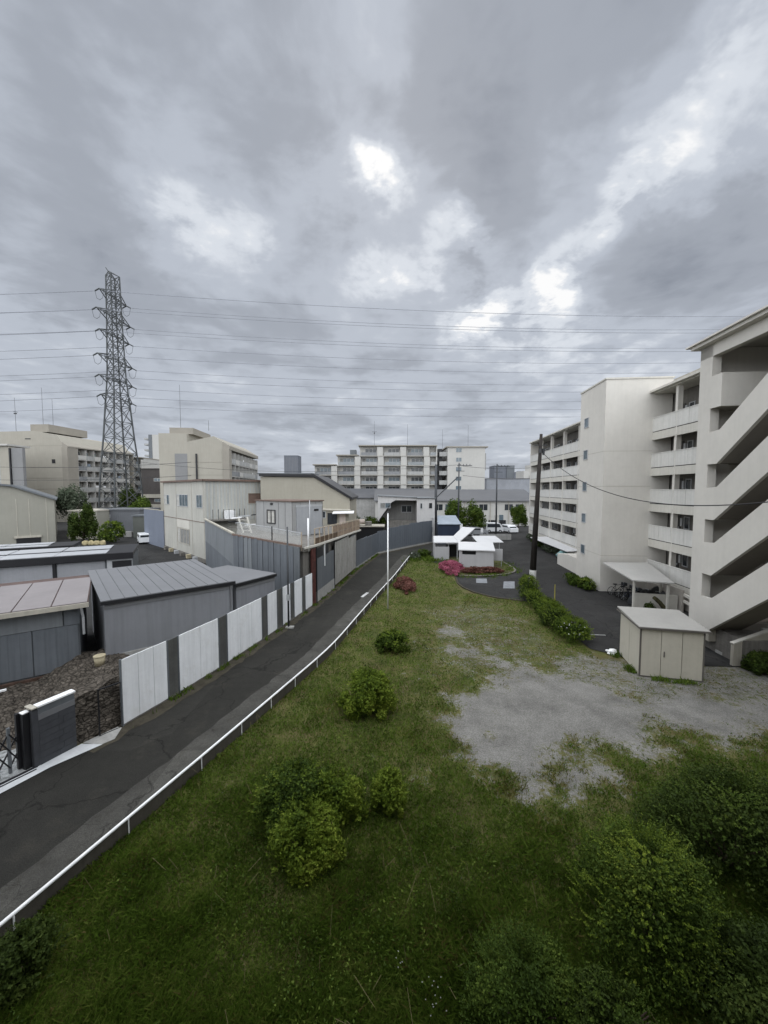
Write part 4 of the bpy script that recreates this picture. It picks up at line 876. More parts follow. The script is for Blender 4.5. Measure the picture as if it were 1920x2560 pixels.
flat_shed('steel_shed', 'smaller grey steel shed with a smooth roof beyond the ribbed shed', (-8.02, 20.55), (-6.62, 22.95), 4.3, .0, 3.16, GREYW, GREYR, rise=.05, over=.08)
def sheet_wall(m_, p, q_, z0, z1, pitch=.25, amp=.035, z1b=None):
    p = Vector(p); q_ = Vector(q_); d = (q_ - p); L_ = d.length; d.normalize(); n = Vector((d.y, -d.x)); k = max(2, int(L_ / pitch) * 2); z1b = z1 if z1b is None else z1b
    for i in range(k):
        a = p + d * L_ * i / k; b = p + d * L_ * (i + 1) / k; oa = n * (amp if i % 2 else 0); zz = z1 + (z1b - z1) * i / k; 
        m_.prism([tuple(a + oa + n * .0), tuple(b + oa), tuple(b - n * .05), tuple(a - n * .05)], z0, zz)
    return m_
def near_left():
    A, B = (-19.6, 11.9), (-13.3, 16.45); t = along('tin_workshop', 'blue grey sheet metal workshop with a pinkish sheet roof at the left edge', 'workshop', A, B); W = dist(A, B); D = 6.4; H = 3.4
    s = M(); s.box(0, W, .05, D, 0, H - .05); s.build('wall', GREYD, t)
    for k in range(5):
        s = M(); sheet_wall(s, (W - .02 - (k + 1) * 1.5, .0), (W - .06 - k * 1.5, 0), .55, 2.45, .3, .012); s.build('lower_sheet', GREYB, t)
    s = M(); s.box(0, W - .55, -.02, .045, 2.47, 3.2); s.build('upper_band', GREYB2, t)
    s = M(); s.box(W - .5, W + .02, -.03, .045, 2.47, 3.35); s.build('corner_sheet', GREYB, t)
    s = M(); s.box(-.2, W + .1, -.16, -.02, .36, .50); s.build('skirting', RUST_D, t)
    s = M(); s.box(W - 6.9, W - 3.2, -.22, -.17, .40, .48); s.build('white_batten', WHITEP, t)
    s = M(); s._add([(-.2, -.35, H - .05), (W + .35, -.35, H - .05), (W + .35, D, H - .03), (-.2, D, H - .03), (-.2, -.35, H + .02), (W + .35, -.35, H + .02), (W + .35, D, H + .04), (-.2, D, H + .04)], [(0, 3, 2, 1), (4, 5, 6, 7), (0, 1, 5, 4), (1, 2, 6, 5), (2, 3, 7, 6), (3, 0, 4, 7)]); s.build('roof', TILE, t)
    for k in range(3):
        x1 = W + .33 - k * 1.05 * 1.15; s = M(); s._add([(x1 - 1.18, -.3, H + .022), (x1 - .02, -.3, H + .022), (x1 - .02, 5.4, H + .045), (x1 - 1.18, 5.4, H + .045), (x1 - 1.18, -.3, H + .06), (x1 - .02, -.3, H + .06), (x1 - .02, 5.4, H + .08), (x1 - 1.18, 5.4, H + .08)], [(0, 3, 2, 1), (4, 5, 6, 7), (0, 1, 5, 4), (1, 2, 6, 5), (2, 3, 7, 6), (3, 0, 4, 7)]); s.build('roof_sheet', ROOFP, t)
    s = M(); s.box(-.2, W + .37, -.42, -.36, H - .16, H + .03); s.build('gutter', CREAM_D, t)
    s = M(); s.tube([(W + .1, -.38, H - .15), (W + .15, -.2, H - .6), (W + .15, -.1, H - 1.4)], .05, None, 8); s.build('downpipe', ALU, t)
RUST_D = mat('rusty_skirting', (.07, .045, .035), .85, .4, 3)
near_left()
t = thing('bucket', 'battered cream bucket standing in the gap between the two near sheds', 'bucket', (-11.95, 15.75, .93)); s = M(); s.tube([(0, 0, 0), (0, 0, .4)], .17, .21, 14); s.build('pail', BUCKET, t, True); s = M(); s.tube([(0, 0, .385), (0, 0, .42)], .225, None, 14); s.build('rim', BUCKET, t)
# door frame against the rubble bank
t = along('door_frame', 'thin dark steel door frame standing open before the stone bank', 'door frame', (-9.55, 12.45), (-9.12, 13.0)); s = M(); s.box(-.02, .02, -.02, .02, 0, 1.62); s.box(.64, .68, -.02, .02, 0, 1.62); s.box(-.02, .68, -.02, .02, 1.6, 1.64); s.build('frame', BK, t); s = M(); s.box(.02, .64, -.01, .01, .02, .05); s.build('threshold', BK, t)
t = thing('stone_retaining_wall', 'dark rough stone retaining wall between the grey gate wall and the white hoarding', 'wall', (0, 0, 0))
def stonewall():
    P = [(-10.95, 11.55), (-10.1, 11.9), (-9.62, 12.62), (-9.27, 13.2)]; nu, nv = 70, 40; v = []
    T = [0]; 
    for a, b in zip(P, P[1:]): T.append(T[-1] + dist(a, b))
    for i in range(nu + 1):
        u = T[-1] * i / nu; k = max(j for j in range(3) if T[j] <= u + 1e-6); f = (u - T[k]) / (T[k + 1] - T[k]); x = P[k][0] + (P[k + 1][0] - P[k][0]) * f; y = P[k][1] + (P[k + 1][1] - P[k][1]) * f
        d = Vector((P[k + 1][0] - P[k][0], P[k + 1][1] - P[k][1])).normalized()
        top = 1.35 + .18 * mn.noise(Vector((u * 1.5, 0, 0))) + .25 * u / T[-1]
        for j in range(nv + 1):
            z = top * j / nv; row = math.floor(z / .19); uu = u + (row % 2) * .17
            c = mn.voronoi(Vector((uu * 2.6, z * 5.0, 0)))[0]; dd = min(.05, (c[1] - c[0]) * .12) + .02 * mn.noise(Vector((u * 9, z * 9, 0)))
            v.append((x + d.y * dd - .25 * d.y * j / nv, y - d.x * dd + .25 * d.x * j / nv, z))
    q = M(); q.v = v; q.f = [(i * (nv + 1) + j, (i + 1) * (nv + 1) + j, (i + 1) * (nv + 1) + j + 1, i * (nv + 1) + j + 1) for i in range(nu) for j in range(nv)]; q.m = [0] * len(q.f)
    # top cap back into the bank
    o = len(q.v)
    for i in range(nu + 1):
        x, y, z = v[i * (nv + 1) + nv]; q.v.append((x - .9, y + .55, z - .15))
    for i in range(nu): q.f.append((i * (nv + 1) + nv, (i + 1) * (nv + 1) + nv, o + i + 1, o + i)); q.m.append(0)
    q.build('stonework', STONE, t)
stonewall()
def gate_wall():
    t = along('gate_wall', 'dark grey block gate wall with a pale band and white coping by the apron', 'gate wall', (-10.32, 11.08), (-9.93, 11.95)); L_ = .95
    s = M(); s.box(0, L_, 0, .16, 0, 1.82)
    s.build('core', GREYD, t)
    for k in range(7):
        z = .02 + k * .2; s = M(); s.box(.006, L_ * .52 + (.12 if k % 2 else 0), -.014, .0, z, z + .192); s.box(L_ * .52 + (.12 if k % 2 else 0) + .008, L_, -.014, .0, z, z + .192); s.build('block_course', GB, t)
    s = M(); s.box(0, L_, -.016, .0, 1.425, 1.60); s.build('pale_band', GREYR, t)
    s = M(); s.box(-.02, L_ + .02, -.04, .2, 1.82, 1.87); s.build('coping', WHITEP, t)
    s = M(); s.box(-.14, -.0, -.0, .3, 0, 1.76); P = s.build('pier', GB, t)
    s = M(); s.box(-.17, -.03, -.05, .34, 1.83, 1.865); s.box(-.14, 0, .17, .3, 1.765, 1.82); s.build('pier_cap', CREAM_D, P)
GB = mat('charcoal_block', (.06, .062, .068), .85, .15, 3, 0, .3, 50)
gate_wall()
t = thing('gate_post', 'black gate post with a silver cap beside the grey gate wall', 'gate post', (-10.62, 10.98, 0), math.atan2(.87, .39)); s = M(); s.box(-.09, .09, -.09, .09, 0, 1.72); s.build('post', BK, t); s = M(); s.box(-.095, .095, -.095, .095, 1.72, 1.75); s.build('cap', WHITEP, t)
def gate():
    t = along('folding_gate', 'black folding lattice gate standing half open at the left edge', 'gate', (-11.6, 9.3), (-10.78, 10.98)); L_ = dist((-11.6, 9.3), (-10.78, 10.98))
    n = 7
    for k in range(n + 1):
        x = L_ * k / n; s = M(); s.box(x - .035, x + .035, -.035, .035, .05, 1.3 + (.1 if k % 3 == 0 else 0)); s.build('upright', BK if k % 2 else GREYD, t)
    for k in range(n):
        x0 = L_ * k / n; x1 = L_ * (k + 1) / n; s = M()
        for z in (.2, .72): s.bar((x0, .02, z), (x1, .02, z + .5), .035); s.bar((x0, -.02, z + .5), (x1, -.02, z), .035)
        s.build('lattice', BK, t)
    s = M(); s.box(L_ - .1, L_ + .06, -.05, .05, .05, 1.72); s.build('lock_stile', BK, t)
gate()
t = thing('wooden_stake', 'thin wooden post with a small white crosspiece in front of the stone bank', 'post', (-12.6, 11.9, .3)); s = M(); s.box(-.03, .03, -.03, .03, 0, 1.5); s.build('post', WOOD, t); s = M(); s.bar((-.02, -.05, 1.5), (.42, .12, 1.56), .06); s.build('crosspiece', WHITEP, t)
# ================================================================ terrace house beside the lane
def terrace():
    t = thing('terrace_platform', 'raised terrace on stained sheet walls beside the lane, with a wooden fence', 'terrace', (-5.5, 26.4, 0)); ox, oy = 5.5, -26.4
    W_ = lambda P: [(x + ox, y + oy) for x, y in P]
    s = M(); s.prism(W_([(-5.5, 26.1), (-4.95, 27.6), (-4.15, 32.1), (-3.0, 39.4), (-2.6, 41.6), (-4.2, 44), (-14, 44), (-12.3, 33), (-11.1, 28.1)]), 4.02, [4.32, 4.3, 4.2, 4.0, 3.95, 4.0, 4.5, 4.6, 4.65]); s.build('deck', CONCD, t)
    s = M(); s.prism(W_([(-5.6, 26.35), (-5.15, 27.7), (-4.45, 32.1), (-3.4, 39.4), (-3.0, 41.5), (-4.6, 43.8), (-13.8, 43.8), (-12.1, 33), (-11.0, 28.3)]), 0, 4.0); s.build('core_wall', RECESS, t)
    # near side, corrugated sheets
    for k, (a, b, m_, z1, z1b) in enumerate((((-11.1, 28.05), (-10.2, 27.67), GREYB, 4.95, 4.9), ((-10.18, 27.66), (-9.5, 27.38), GREYB2, 4.88, 4.84), ((-9.48, 27.37), (-8.6, 27.0), GREYB, 4.84, 4.75), ((-8.58, 26.99), (-7.72, 26.63), GREYB, 4.74, 4.62), ((-7.68, 26.60), (-6.2, 25.98), GREYB, 4.55, 4.42), ((-6.18, 25.97), (-5.72, 25.78), GREYD, 4.42, 4.38))):
        s = M(); sheet_wall(s, W_([a])[0], W_([b])[0], .0, z1, .36 if k != 4 else .5, .03, z1b); s.build('corrugated_sheet', m_, t)
    s = M(); s.bar((*W_([(-11.15, 28.12)])[0], 5.0), (*W_([(-7.6, 26.62)])[0], 4.66), .14, .12); s.bar((*W_([(-7.6, 26.62)])[0], 4.66), (*W_([(-5.6, 25.85)])[0], 4.46), .14, .12); s.build('capping', BROWN, t)
    # lane side
    def wallseg(a, b, z0, z1, m_, nm, thick=.08, lab=None):
        d = Vector((b[0] - a[0], b[1] - a[1])).normalized(); n = Vector((d.y, -d.x)) * thick
        s = M(); s.prism(W_([a, b, (b[0] - n.x, b[1] - n.y), (a[0] - n.x, a[1] - n.y)]), z0, z1); return s.build(nm, m_, t, label=lab)
    wallseg((-5.12, 26.95), (-4.95, 27.6), 0, 4.1, RUST, 'rusted_sheet', lab='peeling dark red sheet at the terrace corner')
    wallseg((-4.93, 27.65), (-4.2, 31.9), .85, 3.25, GREYD, 'dark_panel')
    wallseg((-4.95, 27.62), (-4.18, 31.95), 0, .84, CONC, 'plinth', .10)
    wallseg((-4.62, 29.6), (-4.45, 30.6), 3.26, 4.0, BK, 'dark_opening', .05)
    wallseg((-4.90, 27.9), (-4.66, 29.4), 3.26, 4.0, BK, 'dark_opening', .05)
    for p in ((-4.92, 27.7), (-4.60, 29.5), (-4.18, 32.0)):
        s = M(); x, y = W_([p])[0]; s.box(x - .05, x + .05, y - .05, y + .05, 2.4 if p[1] == 29.5 else 0, 4.2); s.build('post', WHITEP if p[1] == 29.5 else BK, t)
    for k in range(5):
        a = (-4.12 + .235 * k, 32.1 + 1.48 * k); b = (-4.12 + .235 * (k + 1) - .003, 32.1 + 1.48 * (k + 1) - .02)
        s = M(); sheet_wall(s, W_([a])[0], W_([b])[0], .25, 3.85 if k < 3 else 3.6, .2, .03); s.build('white_sheet', CREAMW, t, label='stained white corrugated sheet' if k == 0 else None)
    wallseg((-3.28, 37.6), (-2.96, 39.55), 2.0, 3.7, GREYD, 'dark_panel', .05)
    # edge of the deck
    E_ = [(-5.45, 26.15), (-4.9, 27.65), (-4.1, 32.1), (-2.9, 39.6), (-2.55, 41.6)]; Z = [4.30, 4.28, 4.18, 3.98, 3.92]
    s = M()
    for i in range(4): s.bar((*W_([E_[i]])[0], Z[i] - .02), (*W_([E_[i + 1]])[0], Z[i + 1] - .02), .12, .14)
    s.build('deck_edge', CREAM, t)
    # wooden fence along the lane side
    n = 13
    for i in range(n):
        f0 = i / n; f1 = (i + 1) / n
        def at(f):
            d = f * 3; k = min(int(d), 2); u = d - k; Q = E_[1:]; return (Q[k][0] + (Q[k + 1][0] - Q[k][0]) * u - .12, Q[k][1] + (Q[k + 1][1] - Q[k][1]) * u, Z[1 + k] + (Z[2 + k] - Z[1 + k]) * u)
        a, b = at(f0), at(f1); A = (*W_([a[:2]])[0],); B = (*W_([b[:2]])[0],)
        s = M(); s.box(A[0] - .04, A[0] + .04, A[1] - .04, A[1] + .04, a[2], a[2] + 1.18); s.build('fence_post', WOOD2, t)
        s = M(); s.bar((*A, a[2] + .28), (*B, b[2] + .28), .03, .42); s.build('fence_board', WOOD if i > 4 else BROWN2, t)
        if i > 3:
            s = M(); s.bar((*A, a[2] + .80), (*B, b[2] + .80), .025, .56); s.build('fence_board', WOOD, t)
        s = M(); s.bar((*A, a[2] + 1.18), (*B, b[2] + 1.18), .07, .05); s.build('handrail', WOOD2, t)
    # clear sheets along the near side
    for a, b, za, zb in (((-10.9, 28.35), (-7.95, 27.1), 4.95, 4.7), ((-7.85, 27.05), (-5.65, 26.15), 4.66, 4.4)):
        s = M(); s.bar((*W_([a])[0], za + .42), (*W_([b])[0], zb + .42), .012, .95); s.build('clear_panel', CLEAR, t)
        s = M(); s.bar((*W_([a])[0], za + .92), (*W_([b])[0], zb + .92), .05, .04); s.build('top_rail', ALU, t)
        s = M(); x, y = W_([b])[0]; s.box(x - .03, x + .03, y - .03, y + .03, zb - .3, zb + 1.0); s.build('rail_post', BK if b[0] < -7 else WOOD2, t)
    return t
CREAMW = mat('stained_white_sheet', (.36, .35, .325), .75, .12, .9, .45, stain=(.13, .11, .09), stain_amt=.5)
WOOD2 = mat('pale_wood', (.40, .33, .25), .8, .2, 2, .3); BROWN2 = mat('dark_boards', (.12, .085, .06), .85, .3, 3, .3)
CLEAR = clearmat('milky_clear_sheet', (.50, .50, .48), .28)
terrace()
t = thing('white_pole', 'short white pole standing on the terrace corner', 'pole', (-5.3, 26.75, 4.3)); s = M(); s.tube([(0, 0, -.35), (0, 0, 2.0)], .06, None, 10); s.build('shaft', WHITEP, t, True); s = M(); s.box(-.1, .1, -.1, .1, 0, .03); s.build('foot', ALU, t)
t = thing('white_pole', 'thin grey white mast in front of the hut on the terrace', 'pole', (-6.2, 32.0, 4.3)); s = M(); s.tube([(0, 0, 0), (0, 0, 3.1)], .03, None, 8); s.build('shaft', ALU, t, True); s = M(); s.box(-.08, .08, -.08, .08, 0, .03); s.build('foot', ALU, t)
def hut():
    t = along('site_hut', 'pale grey panelled hut with a black framed window on the terrace', 'hut', (-12.0, 36.0), (-7.8, 32.4), 4.3); L_ = 5.53; D = 3.4
    s = M(); s.box(0, L_, 0, D, 0, 2.95); s.build('wall', HUTM, t)
    s = M(); s.box(-.1, L_ + .1, -.1, D + .1, 2.96, 3.06); s.build('roof', BROWN, t)
    for x in (0, 1.3, 3.6, 4.6): s = M(); s.box(x - .02, x + .02, -.022, -.002, 0, 2.95); s.build('panel_joint', HUTJ, t)
    window(t, 1.85, .95, 1.3, 1.25, 0, BK, CURT, 2, None, .07, .08)
    s = M(); s.box(2.35, 2.75, -.03, -.002, 2.62, 2.82); s.build('vent', BK, t)
    for y in (.05, .9, 1.9, 2.6, 3.35): s = M(); s.box(L_ + .002, L_ + .022, y - .02, y + .02, 0, 2.95); s.build('panel_joint', HUTJ, t)
    s = M(); s.box(L_ + .002, L_ + .06, .4, 3.3, 2.5, 2.68); s.build('door_track', ALU, t)
    for k in range(2): s = M(); s.box(L_ + .01, L_ + .05, .45 + k * 1.4, 1.83 + k * 1.4, .05, 2.5); s.build('sliding_door', HUTD, t)
    s = M(); s.box(L_ + .052, L_ + .08, 2.35, 2.85, 2.1, 2.28); s.build('vent', BK, t)
HUTM = mat('hut_panel', (.29, .29, .285), .6, .06, .6, .12); HUTJ = mat('hut_joint', (.2, .2, .2)); HUTD = mat('hut_door', (.32, .33, .345), .5, .06, .6, .12)
hut()
t = thing('step_ladder', 'pair of white ladder rails leaning beside the hut on the terrace', 'ladder', (-12.2, 33.2, 4.55)); s = M(); s.bar((-.6, .2, 1.6), (.1, -.3, 0), .1, .18); s.bar((.35, .2, 1.7), (.95, -.3, 0), .1, .18)
for k in range(4): s.bar((-.5 + .17 * k, .1 - .12 * k, 1.4 - .38 * k), (.45 + .14 * k, .1 - .12 * k, 1.4 - .38 * k), .05)
s.build('rails', CREAM, t); t.scale = (.8, .8, .8); s = M(); s.bar((-.7, .4, .5), (.3, .3, .5), .6, .3); s.build('board', CONCD, t)
t = thing('clutter_pile', 'dark jumble of planks and pans left of the hut', 'clutter', (-13.2, 36.4, 4.5)); r = random.Random(8)
for k in range(9):
    s = M(); x, y, z = r.uniform(-1, 1.4), r.uniform(-.8, .8), .1 + .16 * k; s.bar((x - .5, y, z), (x + r.uniform(.2, .9), y + r.uniform(-.4, .4), z + .1), .35, .1); s.build('plank', (BK, CONCD, WHITEP, ALU)[k % 4], t)
# tan warehouse behind the terrace
def gable_wh():
    t = thing('warehouse', 'beige warehouse with a black edged sloping roof behind the terrace', 'warehouse', (-14.75, 46, 0)); P = [(0, 0), (10.65, 0), (10.65, 7.2), (6.35, 9.75), (0, 9.85)]
    s = M(); s.prismY(P, 0, 11); s.build('wall', BEIGE, t)
    s = M(); s.prismY([(-.1, 9.9), (6.4, 9.8), (10.9, 7.1), (10.95, 7.35), (6.5, 10.1), (-.1, 10.2)], -.25, 11.2); s.build('roof', BK, t)
    s = M(); s.box(7.4, 10.66, -1.6, 0, 3.9, 5.9); s.build('lean_to', BEIGE, t)
    s = M(); s.prismY([(7.3, 5.92), (10.75, 5.85), (10.75, 5.95), (7.3, 6.05)], -1.8, 0); s.build('lean_to_roof', CREAM_D, t)
    window(t, 8.2, 4.3, 1.1, 1.3, -1.6, BK, GLASS, 2); window(t, 7.45, 5.0, .55, .8, -1.6, ALU, GLASS, 1)
    d = M(); d.box(9.6, 10.3, -1.64, -1.6, 3.9, 5.5); d.build('door', PINK, t)
    s = M(); s._add([(8.9, -2.6, 5.55), (11.3, -2.6, 5.6), (11.3, -1.6, 5.75), (8.9, -1.6, 5.7), (8.9, -2.6, 5.65), (11.3, -2.6, 5.7), (11.3, -1.6, 5.85), (8.9, -1.6, 5.8)], [(0, 3, 2, 1), (4, 5, 6, 7), (0, 1, 5, 4), (1, 2, 6, 5), (2, 3, 7, 6), (3, 0, 4, 7)]); s.build('awning', WHITEP, t)
gable_wh()
# cream two storey building with vertical sheets
def cream_house():
    A, B = (-31, 54), (-20, 42.8); t = along('sheet_clad_house', 'cream two storey building clad in stained vertical sheets with a brown roof edge', 'building', A, B); L_ = dist(A, B); D = 6.75; H = 9.35
    s = M(); s.box(0, L_, 0, D, 0, H); s.build('wall', CREAMV, t)
    for x in (0.2, 5.7, 11.5, 15.4): s = M(); s.box(x - .03, x + .03, -.03, -.002, 0, H); s.build('cover_strip', CREAM_D, t)
    s = M(); s.box(0, L_, -.035, -.003, 4.55, 4.62); s.build('floor_band', BROWN, t)
    for k in range(17): 
        y = .2 + k * .39; s = M(); s.box(L_ + .002, L_ + .03, y, y + .2, 4.7, H - .02); s.build('upper_sheet', CREAMU, t)
    s = M(); s.box(-.2, L_ + .25, -.25, D + .2, H + .002, H + .10); s.box(-.22, L_ + .28, -.28, -.2, H - .1, H + .12); s.box(L_ + .2, L_ + .28, -.28, D + .2, H - .1, H + .12); s.build('roof', BROWN, t)
    window(t, .6, 6.3, 2.1, 1.3, 0, ALU, GLASSB, 2, CURT); window(t, 6.0, 6.2, 4.2, 1.5, 0, ALU, GLASSB, 4, CURT); window(t, 13.2, 6.2, 1.8, 1.5, 0, ALU, GLASSB, 2)
    window(t, 5.9, 1.5, 4.6, 1.9, 0, CREAM_D, CURT2, 4, CURT); s = M(); s.box(5.8, 10.6, -.04, -.002, 3.5, 4.5); s.build('shutter_box', CREAM, t)
    window(t, 5.0, 6.6, 1.7, 1.3, L_ + .03, CREAM_D, BROWN, 1, None, side='x')
    for k in range(6): 
        s = M(); x = 1.2 + k * 2.3; s.box(x, x + .5, -.5, -.05, 0, .45); s.build('outdoor_unit', (CONCD, BUCKET, ALU)[k % 3], t)
    s = M(); s.box(-.05, L_, -.06, -.003, 0, .45); s.build('stained_base', CONCD, t)
    s = M(); s.box(L_ + .03, L_ + 1.3, .3, 4.2, 4.8, 4.95); s.build('balcony', CONCD, t)
    for k in range(7): s = M(); s.bar((L_ + 1.25, .4 + k * .6, 4.95), (L_ + 1.25, .4 + k * .6, 6.1), .05); s.build('balcony_bar', STEEL, t)
    s = M(); s.box(L_ + .2, L_ + 1.0, 2.0, 3.0, 4.96, 5.9); s.build('air_unit', WHITEP, t)
CREAMV = mat('cream_sheet', (.41, .40, .36), .8, .08, .4, .22); CREAMU = mat('pale_green_grey_sheet', (.375, .385, .37), .7, .08, .5, .22)
cream_house()
# long grey wall running back from the terrace
t = thing('panel_wall', 'tall blue grey panel wall running back from the terrace to the cream building', 'wall', (-11.05, 28, 0))
for k in range(4):
    f0, f1 = k / 4, (k + 1) / 4 - .004; a = (-.1 - 8.8 * f0, .3 + 14.3 * f0); b = (-.1 - 8.8 * f1, .3 + 14.3 * f1)
    s = M(); s.prism([b, a, (a[0] + .1, a[1] + .06), (b[0] + .1, b[1] + .06)], 0, 2.6); s.build('lower_panel', GREYB, t)
    s = M(); s.prism([b, a, (a[0] + .08, a[1] + .05), (b[0] + .08, b[1] + .05)], 2.62, 5.0); s.build('upper_panel', GREYB2, t)
s = M(); s.bar((-.1, .3, 5.05), (-8.9, 14.6, 5.05), .2, .12); s.build('capping', CREAM_D, t)
BGF = mat('steel_blue_sheet', (.16, .18, .225), .6, .06, .3, .1)
t = along('sheet_fence', 'blue grey sheet fence joined to the left end of the cream building', 'fence', (-37.6, 60), (-31.1, 54.0))
for k in range(4):
    s = M(); L_ = 8.8; s.box(L_ * k / 4 + .01, L_ * (k + 1) / 4 - .01, 0, .1, 0, 5.3 + (.5 if k in (1, 2) else 0) * 0); s.build('fence_panel', BGF, t)
s = M(); s.box(0, 8.8, -.02, .12, 5.3, 5.4); s.build('capping', CREAM_D, t)
# garages: long low dark-framed rows
def carport(A, L_, D, H, bays, label, z=0):
    ang = math.atan2(4.5, 8.3); t = thing('garage_row', label, 'garage row', (A[0], A[1], 0), ang, 'low black framed garage rows on the left')
    s = M(); s.box(0, L_ - .0, .4, D, 0, H - .4); s.build('body', GREYD, t); w = (L_ - 2.0) / bays
    for k in range(bays):
        s = M(); s.box(k * w + .16, (k + 1) * w - .16, .30, .395, .1, H - .62); s.build('shutter', SHUT, t)
        h = M(); h.box(k * w + w * .45, k * w + w * .62, .1, .15, H - .28, H - .2); h.build('lamp', ALU, t)
        s = M(); s.box(k * w + .03, (k + 1) * w - .03, .25, D * .42, H + .06, H + .10); s.build('roof_panel', ROOFL, t)
        s = M(); s.box(k * w + .06, (k + 1) * w - .06, D * .5, D * .93, H + .10, H + .14); s.build('roof_panel', ROOFL, t)
        s = M(); s.box(k * w - .08, k * w + .08, .2, .4, 0, H - .5); s.build('post', BK, t)
    s = M(); s.box(L_ - 2.0, L_ - .05, .25, .395, 0, H - .4); s.build('end_panel', ALU, t)
    s = M(); s.box(L_ - 1.6, L_ - .1, .2, .25, .1, H - .7); s.build('dark_bay', BK, t)
    s = M(); s.box(-.1, L_ + .05, .0, .25, H - .52, H + .04); s.box(-.1, L_ + .05, .25, D + .1, H - .2, H + .05); s.build('fascia', BK, t)
SHUT = mat('grey_shutter', (.25, .255, .27), .5, .06, .7, .1); ROOFL = mat('glossy_roof_panel', (.40, .41, .43), .30, .06, .3, spec=.6)
carport((-41.5, 25.6), 20.6, 6.2, 2.45, 5, 'nearest long garage row with grey shutters and glossy roof panels behind the tin workshop')
carport((-50.0, 29.8), 20.2, 3.6, 2.5, 5, 'second garage row, seen as a dark roof edge behind the nearest row')
# small things in the yard beyond
def van(label, loc, rz, m, L_=3.4, W=1.5, H=1.85, nm='van', cat='van', nose=.35, group=None):
    t = thing(nm, label, cat, loc, rz, group); s = M(); h = H
    s.prismY([(0, .28), (L_, .28), (L_, .95), (L_ - nose * .4, 1.02), (L_ - nose - .35, h - .05), (L_ - nose - .6, h), (.12, h), (0, h - .12)], 0, W); s.build('body', m, t)
    s = M(); s.prismY([(.25, 1.05), (L_ - nose - .15, 1.05), (L_ - nose - .48, h - .18), (.3, h - .18)], -.012, W + .012); s.build('side_window', GLASS, t)
    s = M(); s._add([(L_ - nose * .4 + .012, .12, 1.06), (L_ - nose * .4 + .012, W - .12, 1.06), (L_ - nose - .33, W - .12, h - .1), (L_ - nose - .33, .12, h - .1)], [(0, 1, 2, 3)]); s.build('windscreen', GLASS, t)
    s = M(); s.box(-.012, -.002, .15, W - .15, 1.05, h - .25); s.build('rear_window', GLASS, t)
    for x in (.65, L_ - .65):
        for y in (-.02, W - .16):
            s = M(); s.tube([(x, y, .29), (x, y + .18, .29)], .29, None, 14); Wh = s.build('wheel', RUBBER, t); s = M(); s.tube([(x, y - .005, .29), (x, y + .185, .29)], .16, None, 10); s.build('hub_cap', ALU, Wh)
    for y in (.12, W - .34): s = M(); s.box(L_ - .01, L_ + .02, y, y + .22, .62, .80); s.build('headlight', WHITEP, t)
    return t
van('small white van parked beside the blue grey sheet fence', (-35.9, 58.6), R(128), CARW, 3.2, 1.4, 1.6)
VG = 'vehicles parked at the far end of the yard'
van('white kei van parked in front of the long grey roofed building', (19.6, 73.5), R(0), CARW, 3.4, 1.5, 1.9, group=VG)
van('small silver car parked under the spreading tree', (15.2, 68.5), R(5), CARS, 3.6, 1.6, 1.45, 'car', 'car', .9, VG)
van('pale car half hidden beside the parked white kei van', (23.2, 75.5), R(-80), CARW, 3.6, 1.6, 1.5, 'car', 'car', .9, VG)
t = thing('covered_bicycle', 'bicycle under a teal tarp by the far hedges', 'bicycle', (21.4, 45.5, 0)); blob('tarp', (0, 0, .25), .75, .45, .5, TEAL, 8, parent=t)
s = M(); s.tube([(-.5 + .3 * math.cos(a * .314), 0, .3 + .3 * math.sin(a * .314)) for a in range(21)], .02, None, 6); s.build('wheel', RUBBER, t)
t = thing('white_sign', 'small pale round topped marker standing by the far parked cars', 'sign', (16.9, 66, 0)); s = M(); s.box(-.2, .2, -.03, .03, .9, 1.7); s.build('board', WHITEP, t); s = M(); s.tube([(0, 0, 0), (0, 0, 1.0)], .04, None, 6); s.build('post', ALU, t)
t = thing('yard_wall', 'low grey block wall in front of the white kei van', 'wall', (15.8, 63.0, 0)); s = M(); s.box(0, 2.7, 0, .15, 0, .95); s.box(2.72, 5.2, 0, .15, 0, .95); s.build('blockwork', CONC, t)
t = thing('yellow_stones', 'pale yellow rocks beneath the bush by the beige warehouse', 'rocks', (-43.8, 57.5, 0))
for k in range(4): blob('rock', (k * .8 - 1.2, .1 * k, -.05), .45, .35, .45, mat('ochre_rock_%s' % 'abcd'[k], (.34, .29, .17), .9, .3, 2), k, parent=t)
# ---------------- left: warehouse gable, small annex, grey house, dark buildings
t = thing('warehouse', 'large plain beige warehouse gable at the far left edge', 'warehouse', (-80, 61, 0))
BEIGEW = mat('olive_beige_sheet', (.27, .262, .225), .85, .06, .15, .06)
t.location = (-73.54, 43.26, 0); t.rotation_euler = (0, 0, R(40))
s = M(); s.prismY([(0, 0), (27.6, 0), (27.6, 6.7), (22.8, 8.75), (14, 9.7), (0, 7.6)], 0, 22); s.build('wall', BEIGEW, t)
s = M(); s.prismY([(-.3, 7.6), (14, 9.72), (22.8, 8.77), (27.9, 6.6), (27.95, 6.85), (22.8, 9.05), (14, 10.0), (-.3, 7.9)], -.4, 22.3); s.build('roof', GREYD, t)
for x in (23.2, 26.6, 24.6): s = M(); s.box(x - .04, x + .04, -.04, -.003, 0, 6.9); s.build('cover_strip', CREAM_D, t)
s = M(); s.box(22.8, 25.9, -.25, -.003, .9, 1.2); s.build('door_hood', CREAM_D, t); s = M(); s.box(23.0, 25.8, -.1, -.003, 0, .88); s.build('dark_opening', BK, t)
